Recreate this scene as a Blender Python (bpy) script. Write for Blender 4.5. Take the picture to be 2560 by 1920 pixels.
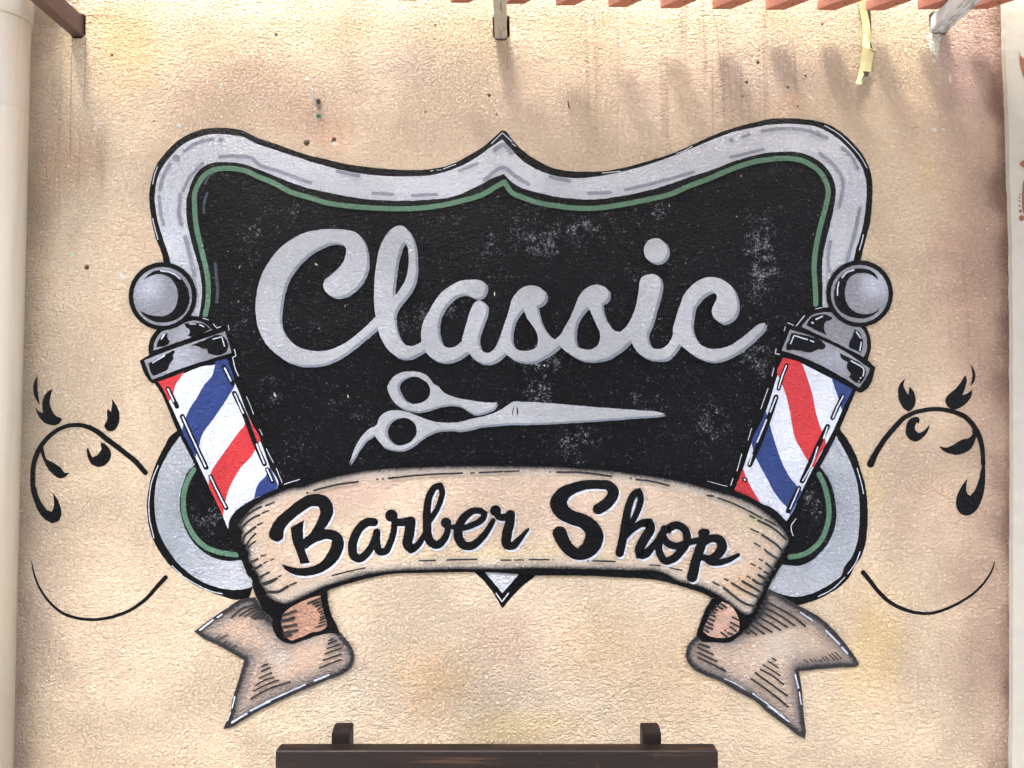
import bpy, bmesh, math, random
from mathutils import Vector, Matrix, noise
from mathutils.geometry import delaunay_2d_cdt
random.seed(7)
R = math.radians
scene = bpy.context.scene
for o in list(bpy.data.objects):
    bpy.data.objects.remove(o)

# ------------------------------------------------------------------ camera
F = 1923.0                      # focal length in photo pixels (2560 wide)
PITCH = R(2.2)
CAM = Vector((0.0, -2.25, 1.70))
cam_d = bpy.data.cameras.new('camera')
cam_d.sensor_width = 36.0
cam_d.lens = F / 2560 * 36.0
cam_d.clip_start = 0.02
cam_d.clip_end = 500
cam = bpy.data.objects.new('camera', cam_d)
scene.collection.objects.link(cam)
cam.location = CAM
cam.rotation_euler = (R(90) + PITCH, 0, 0)
scene.camera = cam

# ------------------------------------------------------------------ sky, sun, exposure
SUN_EL, SUN_AZ = R(72), R(28)   # azimuth: turned from straight in front of the wall towards its left
world = bpy.data.worlds.new('World')
scene.world = world
world.use_nodes = True
wn = world.node_tree.nodes
wl = world.node_tree.links
wn.clear()
sky = wn.new('ShaderNodeTexSky')
sky.sky_type = 'NISHITA'
sky.sun_disc = False
sky.sun_elevation = SUN_EL
sky.sun_rotation = R(180) + SUN_AZ
sky.air_density = 1.0
sky.dust_density = 4.2
sky.ozone_density = 1.0
bg = wn.new('ShaderNodeBackground')
bg.inputs['Strength'].default_value = 0.15
wo = wn.new('ShaderNodeOutputWorld')
wl.new(sky.outputs[0], bg.inputs['Color'])
wl.new(bg.outputs[0], wo.inputs['Surface'])
sun_d = bpy.data.lights.new('sun', 'SUN')
sun_d.energy = 2.4
sun_d.angle = R(10.0)
sun_d.color = (1.0, 0.965, 0.91)
sun = bpy.data.objects.new('sun', sun_d)
scene.collection.objects.link(sun)
to_sun = Vector((-math.sin(SUN_AZ) * math.cos(SUN_EL), -math.cos(SUN_AZ) * math.cos(SUN_EL), math.sin(SUN_EL)))
sun.rotation_euler = to_sun.to_track_quat('Z', 'Y').to_euler()
sun.location = (0, -4, 8)
scene.view_settings.view_transform = 'Standard'
scene.view_settings.look = 'None'
scene.view_settings.exposure = 3.95
scene.view_settings.gamma = 1.0
scene.view_settings.use_curve_mapping = False
scene.render.engine = 'CYCLES'
scene.cycles.use_denoising = True
scene.cycles.max_bounces = 6
scene.cycles.diffuse_bounces = 3
scene.render.resolution_x = 1024
scene.render.resolution_y = 768

# ------------------------------------------------------------------ pixel -> place
_fw = Vector((0, math.cos(PITCH), math.sin(PITCH)))
_up = Vector((0, -math.sin(PITCH), math.cos(PITCH)))
def ray(px, py):
    return _fw * F + Vector((1, 0, 0)) * (px - 1280) + _up * (960 - py)
def on_y(px, py, y=0.0):
    d = ray(px, py)
    return CAM + d * ((y - CAM.y) / d.y)
def on_z(px, py, z):
    d = ray(px, py)
    return CAM + d * ((z - CAM.z) / d.z)
SC = 640 / 2212.0
def T(c, r, *xy):               # points read in tile (column, row) of the photo
    return [(c * 640 + xy[i] * SC, r * 480 + xy[i + 1] * SC) for i in range(0, len(xy), 2)]
def K(x0, y0, w, *xy):
    s = w / 2212.0
    return [(x0 + xy[i] * s, y0 + xy[i + 1] * s) for i in range(0, len(xy), 2)]
def K1(*xy): return K(540, 1220, 320, *xy)
def K2(*xy): return K(480, 1440, 420, *xy)
def K3(*xy): return K(1700, 1220, 320, *xy)
def K4(*xy): return K(1700, 1440, 470, *xy)

# ------------------------------------------------------------------ materials
def lin(c):
    return tuple(((v / 255.0) / 12.92 if v / 255.0 <= 0.04045 else ((v / 255.0 + 0.055) / 1.055) ** 2.4) for v in c)

ALB = 0.80        # photo colour -> base colour factor for the painted surfaces
class Mat:
    def __init__(self, name, rgb=(128, 128, 128), rough=0.8, spec=0.3, alb=ALB, metal=0.0):
        m = bpy.data.materials.new(name)
        m.use_nodes = True
        self.m = m
        self.n = m.node_tree.nodes
        self.l = m.node_tree.links
        self.b = self.n['Principled BSDF']
        self.b.inputs['Roughness'].default_value = rough
        self.b.inputs['Specular IOR Level'].default_value = spec
        self.b.inputs['Metallic'].default_value = metal
        self.alb = alb
        rgbn = self.n.new('ShaderNodeRGB')
        rgbn.outputs[0].default_value = self.c(rgb)
        self.col = rgbn.outputs[0]
        g = self.n.new('ShaderNodeNewGeometry')
        self.pos = g.outputs['Position']
        self.wpos = self.pos
    def c(self, rgb):
        a = lin(rgb)
        return (a[0] * self.alb, a[1] * self.alb, a[2] * self.alb, 1)
    def set(self, node, i, v):
        if isinstance(v, (int, float, tuple, list, Vector)):
            node.inputs[i].default_value = v
        else:
            self.l.new(v, node.inputs[i])
    def math(self, op, a, b=0.0, clamp=False):
        n = self.n.new('ShaderNodeMath')
        n.operation = op
        n.use_clamp = clamp
        self.set(n, 0, a); self.set(n, 1, b)
        return n.outputs[0]
    def vmath(self, op, a, b):
        n = self.n.new('ShaderNodeVectorMath')
        n.operation = op
        self.set(n, 0, a); self.set(n, 1, b)
        return n.outputs['Value'] if op == 'LENGTH' else n.outputs[0]
    def noise(self, scale, detail=3.0, rough=0.5, dist=0.0, vec=None, col=False):
        n = self.n.new('ShaderNodeTexNoise')
        n.inputs['Scale'].default_value = scale
        n.inputs['Detail'].default_value = detail
        n.inputs['Roughness'].default_value = rough
        n.inputs['Distortion'].default_value = dist
        self.l.new(vec if vec is not None else self.pos, n.inputs['Vector'])
        return n.outputs['Color'] if col else n.outputs[0]
    def remap(self, v, a, b, c=0.0, d=1.0, smooth=True):
        n = self.n.new('ShaderNodeMapRange')
        n.interpolation_type = 'SMOOTHSTEP' if smooth else 'LINEAR'
        self.set(n, 'Value', v)
        n.inputs['From Min'].default_value = a
        n.inputs['From Max'].default_value = b
        n.inputs['To Min'].default_value = c
        n.inputs['To Max'].default_value = d
        return n.outputs[0]
    def mix(self, fac, rgb, mode='MIX'):
        n = self.n.new('ShaderNodeMix')
        n.data_type = 'RGBA'
        n.blend_type = mode
        self.set(n, 0, fac)
        self.l.new(self.col, n.inputs[6])
        if isinstance(rgb, tuple) and len(rgb) == 3:
            n.inputs[7].default_value = self.c(rgb)
        else:
            self.set(n, 7, rgb)
        self.col = n.outputs[2]
    def warp(self, scale, amount):
        nz = self.noise(scale, 3, 0.5, col=True)
        a = self.vmath('SUBTRACT', nz, (0.5, 0.5, 0.5))
        s = self.n.new('ShaderNodeVectorMath'); s.operation = 'SCALE'
        self.l.new(a, s.inputs[0]); s.inputs['Scale'].default_value = amount
        self.wpos = self.vmath('ADD', self.pos, s.outputs[0])
    def blob(self, px, py, rx, ry, inner=0.0):
        c = on_y(px, py)
        k = CAM.y / -F
        d = self.vmath('SUBTRACT', self.wpos, tuple(c))
        d = self.vmath('MULTIPLY', d, (1 / (rx * k), 0.0, 1 / (ry * k)))
        return self.remap(self.vmath('LENGTH', d, (0, 0, 0)), inner, 1.0, 1.0, 0.0)
    def stain(self, px, py, rx, ry, rgb, s):
        self.mix(self.math('MULTIPLY', self.blob(px, py, rx, ry), s), rgb)
    def stucco(self, strength=1.0, dist=0.024):
        """leathery plaster relief, the same field for the wall and all paint on it"""
        sp = self.n.new('ShaderNodeSeparateXYZ'); self.l.new(self.pos, sp.inputs[0])
        cb = self.n.new('ShaderNodeCombineXYZ')
        self.l.new(sp.outputs[0], cb.inputs[0]); self.l.new(sp.outputs[2], cb.inputs[1])
        def n2(scale, det, rough, dis):
            n = self.n.new('ShaderNodeTexNoise'); n.noise_dimensions = '2D'
            n.inputs['Scale'].default_value = scale; n.inputs['Detail'].default_value = det
            n.inputs['Roughness'].default_value = rough; n.inputs['Distortion'].default_value = dis
            self.l.new(cb.outputs[0], n.inputs['Vector'])
            return n.outputs[0]
        g1 = n2(122, 3.0, .62, .6)
        mp = self.n.new('ShaderNodeMapping')            # trowel drag: the grain is pulled along a slanting direction
        mp.inputs['Rotation'].default_value = (0, 0, .5); mp.inputs['Scale'].default_value = (62, 120, 1)
        self.l.new(cb.outputs[0], mp.inputs[0])
        tn = self.n.new('ShaderNodeTexNoise'); tn.noise_dimensions = '2D'
        tn.inputs['Scale'].default_value = 1.0; tn.inputs['Detail'].default_value = 2.0; tn.inputs['Distortion'].default_value = .8
        self.l.new(mp.outputs[0], tn.inputs['Vector'])
        rough = n2(3.1, 2.0, .5, .5)
        h = self.math('ADD', self.math('MULTIPLY', g1, self.remap(rough, .3, .7, .45, 1.25)), self.math('MULTIPLY', tn.outputs[0], self.remap(rough, .35, .65, .6, .2)))
        h = self.math('ADD', h, self.math('MULTIPLY', n2(9, 1.0, .5, 0), .8))
        b = self.n.new('ShaderNodeBump')
        b.inputs['Strength'].default_value = strength
        b.inputs['Distance'].default_value = dist
        self.l.new(h, b.inputs['Height'])
        self.l.new(b.outputs[0], self.b.inputs['Normal'])
        return h
    def bump(self, h, strength, dist):
        b = self.n.new('ShaderNodeBump')
        b.inputs['Strength'].default_value = strength
        b.inputs['Distance'].default_value = dist
        self.l.new(h, b.inputs['Height'])
        self.l.new(b.outputs[0], self.b.inputs['Normal'])
    def vary(self, scale, amt, detail=4):
        n = self.noise(scale, detail, 0.6)
        v = self.remap(n, 0.3, 0.7, 1 - amt, 1 + amt, False)
        x = self.n.new('ShaderNodeVectorMath'); x.operation = 'SCALE'
        self.l.new(self.col, x.inputs[0]); self.l.new(v, x.inputs['Scale'])
        self.col = x.outputs[0]
    def done(self):
        self.l.new(self.col, self.b.inputs['Base Color'])
        return self.m

# --- wall stucco with air-brushed tints, plus painted-in shade beside the pipe
WALL_RGB = (221, 197, 163)
WALL_TINT = [(1000, 200, 800, 170, (204, 182, 164), .35), (600, 280, 380, 170, (208, 176, 150), .45), (1950, 210, 480, 210, (192, 168, 148), .55), (2250, 900, 260, 700, (214, 184, 154), .5),(1300, 1500, 1300, 480, (226, 203, 175), .3), (1200, 300, 900, 200, (222, 194, 170), .4),
    (310, 100, 130, 200, (230, 182, 116), 0.50), (110, 480, 60, 330, (176, 136, 100), 0.34),
    (185, 400, 110, 150, (216, 166, 124), 0.38), (450, 430, 170, 150, (216, 178, 150), 0.45),
    (450, 240, 200, 140, (206, 176, 150), 0.38), (760, 300, 120, 90, (202, 160, 138), 0.41),
    (832, 340, 75, 75, (234, 180, 142), 0.45), (1020, 150, 150, 130, (196, 176, 166), 0.45),
    (640, 170, 130, 90, (214, 178, 156), 0.34), (1310, 130, 110, 130, (198, 172, 148), 0.34),
    
    
    
    (1600, 260, 120, 200, (206, 182, 164), 0.45), (1900, 190, 200, 150, (196, 176, 160), 0.41),
    (1960, 270, 70, 50, (226, 182, 142), 0.45), (2150, 300, 120, 160, (206, 182, 152), 0.38),
    (2330, 300, 130, 300, (206, 172, 144), 0.41), (2320, 440, 60, 90, (224, 196, 142), 0.45),
    (2250, 700, 170, 330, (216, 192, 158), 0.38), (2160, 1200, 90, 130, (230, 202, 150), 0.53),
    (2300, 1250, 160, 240, (212, 176, 148), 0.45), (2190, 1620, 130, 260, (228, 192, 128), 0.63),
    (2340, 1700, 180, 240, (208, 182, 152), 0.45), (2400, 1500, 130, 400, (204, 166, 136), 0.41),
    (1080, 1700, 140, 140, (222, 178, 124), 0.55), (1300, 1830, 200, 90, (216, 190, 128), 0.49),
    (1500, 1620, 190, 170, (224, 186, 138), 0.45), (1260, 1600, 120, 130, (218, 176, 150), 0.45),
    (1700, 1700, 220, 200, (222, 186, 140), 0.45), (850, 1740, 150, 180, (214, 194, 166), 0.38),
    (330, 1330, 220, 200, (216, 190, 160), 0.30), (250, 1700, 170, 240, (200, 180, 156), 0.41),
    (120, 1500, 90, 500, (184, 166, 148), 0.41), (130, 1050, 80, 260, (208, 188, 162), 0.30),
    (300, 830, 170, 160, (220, 188, 152), 0.38), (350, 600, 160, 120, (222, 184, 150), 0.38),
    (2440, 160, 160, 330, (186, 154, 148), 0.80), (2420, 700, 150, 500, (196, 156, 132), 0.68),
]
PXM = 2.25 / F
def warp_pt(p, freq, amt):
    q = p * freq
    return Vector((p.x + noise.noise(q) * amt + noise.noise(q * 2.3) * amt * .5, p.y, p.z + noise.noise(q + Vector((31, 7, 5))) * amt + noise.noise(q * 2.3 + Vector((3, 17, 5))) * amt * .5))
def blob_at(q, px, py, rx, ry, inner=0.0):
    c = on_y(px, py)
    d = math.hypot((q.x - c.x) / (rx * PXM), (q.z - c.z) / (ry * PXM))
    t = min(1.0, max(0.0, (1 - d) / (1 - inner)))
    return t * t * (3 - 2 * t)
def sstep(v, a, b):
    t = min(1.0, max(0.0, (v - a) / (b - a)))
    return t * t * (3 - 2 * t)
def lerp3(c, d, t):
    return tuple(c[i] + (d[i] - c[i]) * t for i in range(3))
def tint_at(p, base, stains, freq=7, amt=.05):
    q = warp_pt(p, freq, amt)
    c = lin(base)
    for (px, py, rx, ry, rgb, k) in stains:
        t = blob_at(q, px, py, rx, ry)
        if t: c = lerp3(c, lin(rgb), t * k)
    return c, q
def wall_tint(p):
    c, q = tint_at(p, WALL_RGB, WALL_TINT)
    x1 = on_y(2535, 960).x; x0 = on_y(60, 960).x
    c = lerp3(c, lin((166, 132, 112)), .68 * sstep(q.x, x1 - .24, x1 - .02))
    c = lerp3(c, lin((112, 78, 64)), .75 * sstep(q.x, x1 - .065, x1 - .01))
    c = lerp3(c, lin((120, 98, 82)), .3 * (1 - sstep(q.x, x0 - .01, x0 + .06)))  # strip by the pipe: brown air-brush and pipe shade, both in the colour
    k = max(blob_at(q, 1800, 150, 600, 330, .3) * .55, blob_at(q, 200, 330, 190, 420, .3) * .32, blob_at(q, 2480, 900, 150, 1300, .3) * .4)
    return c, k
m = Mat('wall_stucco', WALL_RGB, 0.85, 0.25)
at = m.n.new('ShaderNodeAttribute'); at.attribute_name = 'tint'
sc0 = m.n.new('ShaderNodeVectorMath'); sc0.operation = 'SCALE'; sc0.inputs['Scale'].default_value = ALB
m.l.new(at.outputs['Color'], sc0.inputs[0]); m.col = sc0.outputs[0]
st = m.n.new('ShaderNodeMapping'); st.inputs['Scale'].default_value = (26, 26, 1.3)
m.l.new(m.pos, st.inputs['Vector'])
streak = m.remap(m.noise(1.0, 4, 0.6, 0.3, vec=st.outputs[0]), 0.5, 0.75)
m.mix(m.math('MULTIPLY', streak, at.outputs['Alpha']), (128, 98, 82))
m.vary(7, .03); m.vary(90, .06, 2)
m.stucco(1.0)
M_WALL = m.done()

def paint(name, rgb, rough=.6, spec=.35, var=.05, strength=1.0, alb=ALB, post=None):
    m = Mat(name, rgb, rough, spec, alb)
    if post: post(m)
    if var: m.vary(45, var)
    m.stucco(strength)
    return m.done()

M_BLACK = paint('black_paint', (10, 10, 11), .45, .09, .10, alb=.8)
CHALK = [(640, 600, 70, 160, .6), (760, 520, 140, 50, .5), (1120, 560, 120, 60, .6), (1500, 560, 200, 50, .7), (900, 1050, 160, 60, .5), (1600, 1000, 120, 120, .5),(1360, 600, 190, 90, .9), (1440, 570, 120, 60, 1.0), (1900, 640, 85, 240, 1.0), (1230, 620, 90, 70, .9),
              (1630, 540, 120, 60, .7), (690, 540, 90, 70, .6), (680, 980, 60, 80, .8), (1350, 980, 90, 100, .9),
              (1440, 1100, 100, 90, .85), (1770, 1060, 110, 110, .8), (1350, 900, 150, 70, .8), (720, 1110, 90, 80, .6),
              (1230, 690, 80, 60, .6), (1020, 800, 110, 60, .7), (1130, 780, 60, 50, .9), (1660, 800, 120, 50, .5),
              (1890, 900, 80, 120, .8), (1310, 540, 260, 80, .5), (840, 1000, 120, 80, .5), (1600, 690, 80, 60, .5),
              (2030, 1260, 70, 80, .8), (520, 1290, 70, 90, .8), (1150, 1050, 100, 60, .4), (1650, 600, 300, 160, .35),
              (600, 770, 90, 180, .45)]
def chalk_at(p):
    q = warp_pt(p, 14, .03)
    return max([.25] + [blob_at(q, *c[:4]) * c[4] for c in CHALK])
def chalk(m):
    at = m.n.new('ShaderNodeAttribute'); at.attribute_name = 'edge'
    fine = m.noise(130, 5, 0.8, 0.9)
    med = m.noise(24, 3, 0.6)
    mask = m.math('MULTIPLY', at.outputs['Fac'], m.remap(med, .32, .58))
    thr = m.math('SUBTRACT', fine, m.math('MULTIPLY', m.math('SUBTRACT', 1.0, mask), .17))
    m.mix(m.math('MULTIPLY', m.remap(thr, .46, .58), .8), (186, 188, 190))
    m.mix(m.math('MULTIPLY', m.remap(m.noise(4, 2), .35, .7), .25), (20, 20, 22))
M_PANEL = paint('blackboard_paint', (9, 9, 10), .45, .09, .10, post=chalk)
def silver_fx(m):
    m.mix(m.remap(m.noise(90, 3, .6), .5, .75, 0, .25), (170, 172, 184))
    m.warp(6, .1)
    for b in [(440, 1330, 200, 330), (2080, 1330, 200, 340)]:
        m.stain(*b, (158, 164, 166), .95)
M_SILVER = paint('silver_paint', (203, 204, 205), .4, .5, .05, post=silver_fx)
M_LETTER = paint('letter_silver', (190, 190, 189), .5, .45, .05)
M_SHADE = paint('letter_shade_grey', (144, 150, 156), .6, .35, .05)
M_WHITE = paint('white_paint', (232, 235, 242), .5, .4, .03)
M_SPARK = paint('highlight_white', (214, 220, 226), .5, .4, .03)
M_GREYD = paint('dash_grey', (150, 151, 160), .6, .3, .05)
M_GREYL = paint('dash_pale_grey', (172, 178, 188), .6, .3, .05)
M_GREEN = paint('green_paint', (94, 134, 102), .6, .3, .10)
M_RED = paint('red_paint', (214, 38, 42), .5, .4, .07)
M_BLUE = paint('blue_paint', (6, 50, 120), .5, .4, .08)
def ball_fx(m):
    m.warp(20, .02)
    for b in [(376, 721, 62, 62), (2182, 712, 60, 60)]:
        m.stain(*b, (214, 216, 224), .75)
    for b in [(440, 900, 90, 60), (2090, 900, 90, 60), (490, 830, 60, 50)]:
        m.stain(*b, (190, 190, 198), .6)
M_STEEL = paint('steel_grey_paint', (146, 146, 149), .5, .4, .06, post=ball_fx)

def grad(name, stops, tint):
    m = Mat(name, (220, 190, 158), .65, .3)
    ta = m.n.new('ShaderNodeAttribute'); ta.attribute_name = 'tint'
    sc0 = m.n.new('ShaderNodeVectorMath'); sc0.operation = 'SCALE'; sc0.inputs['Scale'].default_value = ALB
    m.l.new(ta.outputs['Color'], sc0.inputs[0]); m.col = sc0.outputs[0]
    at = m.n.new('ShaderNodeAttribute'); at.attribute_name = 'edge'
    jit = m.math('MULTIPLY', m.math('SUBTRACT', m.noise(130, 3, .7), .5), stops['jit'])
    e = m.math('ADD', at.outputs['Fac'], jit)
    for (a, b, rgb, s) in stops['ramp']:
        m.mix(m.math('MULTIPLY', m.remap(e, a, b, 1, 0), s), rgb)
    m.vary(45, .05)
    m.stucco(1.0)
    return tint, m.done()
BAND_TINT, M_BAND = grad('banner_paint', dict(jit=14, ramp=[(14, 40, (206, 192, 170), .7), (5, 19, (120, 116, 112), .5), (0, 10, (30, 29, 31), .95)]),
              [(760, 1250, 170, 90, (226, 188, 162), .7), (900, 1220, 150, 70, (228, 192, 168), .6),
               (850, 1350, 260, 70, (226, 202, 164), .7), (1250, 1390, 500, 60, (230, 208, 164), .75),
               (1900, 1290, 110, 90, (226, 208, 168), .8), (1750, 1260, 130, 70, (218, 190, 160), .6),
               (1860, 1470, 90, 60, (226, 186, 142), .8), (1250, 1230, 300, 50, (230, 200, 168), .6)])
TAIL_TINT, M_TAIL = grad('banner_tail_paint', dict(jit=16, ramp=[(24, 66, (164, 146, 130), .7), (14, 36, (96, 92, 90), .68), (7, 17, (30, 29, 31), .97)]),
              [(590, 1560, 90, 50, (226, 190, 156), .8), (760, 1650, 90, 60, (222, 184, 154), .8), (700, 1640, 60, 50, (196, 186, 172), .7),
               (640, 1640, 60, 60, (178, 158, 140), .7), (650, 1740, 90, 60, (190, 164, 138), .7),
               (1960, 1620, 110, 70, (208, 196, 176), .8), (1850, 1640, 90, 60, (206, 182, 156), .8), (1960, 1720, 90, 90, (200, 176, 146), .7)])
M_FOLD = paint('banner_fold_paint', (196, 148, 120), .65, .3, .10)
M_FOLD2 = paint('banner_fold_pale_paint', (212, 170, 146), .65, .3, .10)
M_INK = paint('hatching_ink', (30, 27, 26), .5, .35, .05)
M_CHIP = paint('bare_plaster', (222, 217, 200), .9, .2, .05)
M_CHIPG = paint('greenish_plaster', (204, 220, 180), .9, .2, .05)
M_PENCIL = paint('scored_line', (184, 152, 126), .9, .2, .1)

# ------------------------------------------------------------------ mesh helpers
C = scene.collection
def link(name, me, mat, parent=None):
    o = bpy.data.objects.new(name, me)
    if mat is not None: me.materials.append(mat)
    C.objects.link(o)
    if parent is not None:
        o.parent = parent
        if parent.type == 'EMPTY' and parent.parent is None:
            o.matrix_parent_inverse = Matrix.Translation(-Vector(parent.location))
    return o
def tag(o, label, cat, group=None):
    o['label'] = label; o['category'] = cat
    if group: o['group'] = group
    return o
def thing(name, loc, label, cat, group=None):
    o = bpy.data.objects.new(name, None)
    o.empty_display_size = .1
    C.objects.link(o)
    o.location = loc
    return tag(o, label, cat, group)

def smooth(pts, closed=True, step=5.0, corner=52, jit=0.0):
    """Hermite curve through the points; sharp turns stay sharp."""
    P = [Vector((p[0], p[1])) for p in pts]
    n = len(P)
    out = []
    def tang(i):
        if not closed and i in (0, n - 1):
            return None
        a, b, c = P[(i - 1) % n], P[i], P[(i + 1) % n]
        u, v = b - a, c - b
        if u.length < 1e-6 or v.length < 1e-6: return None
        if math.degrees(u.angle(v)) > corner: return None
        lu, lv = u.length, v.length
        return (u / lu * lv + v / lv * lu) / (lu + lv)
    tg = [tang(i) for i in range(n)]
    for i in range(n if closed else n - 1):
        a, b = P[i], P[(i + 1) % n]
        d = (b - a); L = d.length
        if L < 1e-6: continue
        ta = (tg[i] if tg[i] is not None else d / L) * L
        tb = (tg[(i + 1) % n] if tg[(i + 1) % n] is not None else d / L) * L
        k = max(1, min(24, int(L / step)))
        for s in range(k):
            t = s / k
            h = ((2 * t**3 - 3 * t**2 + 1), (t**3 - 2 * t**2 + t), (-2 * t**3 + 3 * t**2), (t**3 - t**2))
            out.append(a * h[0] + ta * h[1] + b * h[2] + tb * h[3])
    if not closed: out.append(P[-1].copy())
    if jit:
        out = [q + Vector((noise.noise(Vector((q.x * .11, q.y * .11, 3.1))), noise.noise(Vector((q.x * .11, q.y * .11, 9.7))))) * jit for q in out]
    return out

def inside(x, y, poly):
    r = False
    n = len(poly)
    j = n - 1
    for i in range(n):
        xi, yi = poly[i].x, poly[i].y
        xj, yj = poly[j].x, poly[j].y
        if (yi > y) != (yj > y) and x < (xj - xi) * (y - yi) / (yj - yi) + xi:
            r = not r
        j = i
    return r

def edge_dist(q, segs):
    best = 1e18
    for ax, ay, dx, dy, l2 in segs:
        t = ((q.x - ax) * dx + (q.y - ay) * dy) / l2
        t = 0 if t < 0 else 1 if t > 1 else t
        ex, ey = q.x - ax - t * dx, q.y - ay - t * dy
        e = ex * ex + ey * ey
        if e < best: best = e
    return math.sqrt(best)

class Flat:
    """Thin paint on the wall: polygons and strokes given in photo pixels, laid on the wall plane."""
    def __init__(self, depth):
        self.d = depth; self.v = []; self.f = []; self.k = 0; self.e = []; self.t = None; self.cuts = []
    def z(self):
        self.k += 1
        self.cuts.append((len(self.v), len(self.f)))
        return -(self.d + self.k * 0.00006)
    def poly(self, pts, holes=(), sm=True, dense=0, jit=1.0, step=5.0, corner=52, attr=None, tint=None, base=(223, 195, 166)):
        y = self.z()
        loops = [smooth(pts, True, step, corner, jit) if sm else [Vector(p) for p in pts]]
        for h in holes:
            loops.append(smooth(h, True, step, corner, jit) if sm else [Vector(p) for p in h])
        vs, es = [], []
        for lp in loops:
            b = len(vs); n = len(lp)
            vs += lp
            es += [(b + i, b + (i + 1) % n) for i in range(n)]
        segs = None
        if dense:
            lp = loops[0]
            sg = []
            for i in range(len(lp)):
                a, b = lp[i], lp[(i + 1) % len(lp)]
                dx, dy = b.x - a.x, b.y - a.y
                l2 = dx * dx + dy * dy
                if l2 > 1e-9: sg.append((a.x, a.y, dx, dy, l2))
            segs = sg
            x0, x1 = min(p.x for p in lp), max(p.x for p in lp)
            y0, y1 = min(p.y for p in lp), max(p.y for p in lp)
            xx = x0
            row = 0
            while xx < x1:
                yy = y0 + (row % 2) * dense / 2
                while yy < y1:
                    q = Vector((xx, yy))
                    if inside(xx, yy, lp) and edge_dist(q, segs) > dense * .45: vs.append(q)
                    yy += dense
                xx += dense * .87; row += 1
        r = delaunay_2d_cdt(vs, es, [], 0, 1e-4)
        b = len(self.v)
        self.v += [on_y(p.x, p.y, y) for p in r[0]]
        if attr: self.e += [attr(on_y(p.x, p.y)) for p in r[0]]
        elif dense: self.e += [edge_dist(p, segs) for p in r[0]]
        else: self.e += [0.0] * len(r[0])
        if tint: self.t = [tint_at(on_y(p.x, p.y), base, tint, 12, .02)[0] for p in r[0]]
        for t in r[2]:
            cx = sum(r[0][i].x for i in t) / len(t); cy = sum(r[0][i].y for i in t) / len(t)
            if inside(cx, cy, loops[0]) and not any(inside(cx, cy, h) for h in loops[1:]):
                self.f.append(tuple(b + i for i in t))
        return self
    def stroke(self, pts, w, step=5.0, cap=True, jit=.6):
        y = self.z()
        P = smooth(pts, False, step, 75, jit)
        ws = [w] * len(pts) if isinstance(w, (int, float)) else list(w)
        # arc-length interpolation of widths
        acc = [0.0]
        for i in range(1, len(pts)):
            acc.append(acc[-1] + math.dist(pts[i - 1], pts[i]))
        L = 0.0; W = []
        tot = sum((P[i] - P[i - 1]).length for i in range(1, len(P))) or 1e-6
        for i, p in enumerate(P):
            if i: L += (P[i] - P[i - 1]).length
            s = L / tot * acc[-1]
            k = 0
            while k < len(acc) - 2 and acc[k + 1] < s: k += 1
            t = (s - acc[k]) / max(1e-6, acc[k + 1] - acc[k])
            W.append(ws[k] + (ws[k + 1] - ws[k]) * max(0, min(1, t)))
        lf, rt = [], []
        n = len(P)
        for i in range(n):
            a = P[max(0, i - 1)]; c = P[min(n - 1, i + 1)]
            tn = (c - a)
            tn = tn / tn.length if tn.length > 1e-6 else Vector((1, 0))
            nm = Vector((-tn.y, tn.x)) * (W[i] / 2)
            lf.append(P[i] + nm); rt.append(P[i] - nm)
        b = len(self.v)
        for i in range(n):
            self.v.append(on_y(lf[i].x, lf[i].y, y)); self.v.append(on_y(rt[i].x, rt[i].y, y))
        for i in range(n - 1):
            self.f.append((b + 2 * i, b + 2 * i + 1, b + 2 * i + 3, b + 2 * i + 2))
        self.e += [0.0] * (2 * n)
        if cap:
            for end in (0, n - 1):
                c = P[end]; nm = (lf[end] - c)
                q = P[1] - P[0] if end == 0 else P[-2] - P[-1]
                sgn = 1 if (nm.x * q.y - nm.y * q.x) > 0 else -1
                b2 = len(self.v); m_ = 7
                for s in range(m_ + 1):
                    a = -sgn * math.pi * s / m_
                    v = Vector((nm.x * math.cos(a) - nm.y * math.sin(a), nm.x * math.sin(a) + nm.y * math.cos(a)))
                    self.v.append(on_y(c.x + v.x, c.y + v.y, y)); self.e.append(0.0)
                self.f.append(tuple(range(b2, b2 + m_ + 1)))
        return self
    def dot(self, x, y_, r, ry=None):
        y = self.z(); b = len(self.v); n = 28 if r > 12 else 12
        ry = ry or r
        for i in range(n):
            a = 2 * math.pi * i / n
            self.v.append(on_y(x + r * math.cos(a), y_ + ry * math.sin(a), y)); self.e.append(0.0)
        self.f.append(tuple(range(b, b + n)))
        return self
    def each(self, name, mat, parent=None):
        """every piece laid so far becomes an object of its own"""
        for (v0, f0), (v1, f1) in zip(self.cuts, self.cuts[1:] + [(len(self.v), len(self.f))]):
            p = Flat(self.d)
            p.v = self.v[v0:v1]; p.e = self.e[v0:v1]
            p.f = [tuple(i - v0 for i in f) for f in self.f[f0:f1]]
            if p.f: p.build(name, mat, parent)
    def build(self, name, mat, parent=None):
        me = bpy.data.meshes.new(name)
        me.from_pydata([tuple(v) for v in self.v], [], self.f)
        at = me.attributes.new('edge', 'FLOAT', 'POINT')
        at.data.foreach_set('value', self.e)
        if self.t:
            ta = me.attributes.new('tint', 'FLOAT_COLOR', 'POINT')
            ta.data.foreach_set('color', [v for c in self.t for v in (c[0], c[1], c[2], 1.0)])
        # face towards the street
        bm = bmesh.new(); bm.from_mesh(me)
        bm.faces.ensure_lookup_table()
        bad = [f for f in bm.faces if f.normal.y > 0]
        bmesh.ops.reverse_faces(bm, faces=bad)
        bm.to_mesh(me); bm.free()
        return link(name, me, mat, parent)

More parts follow.
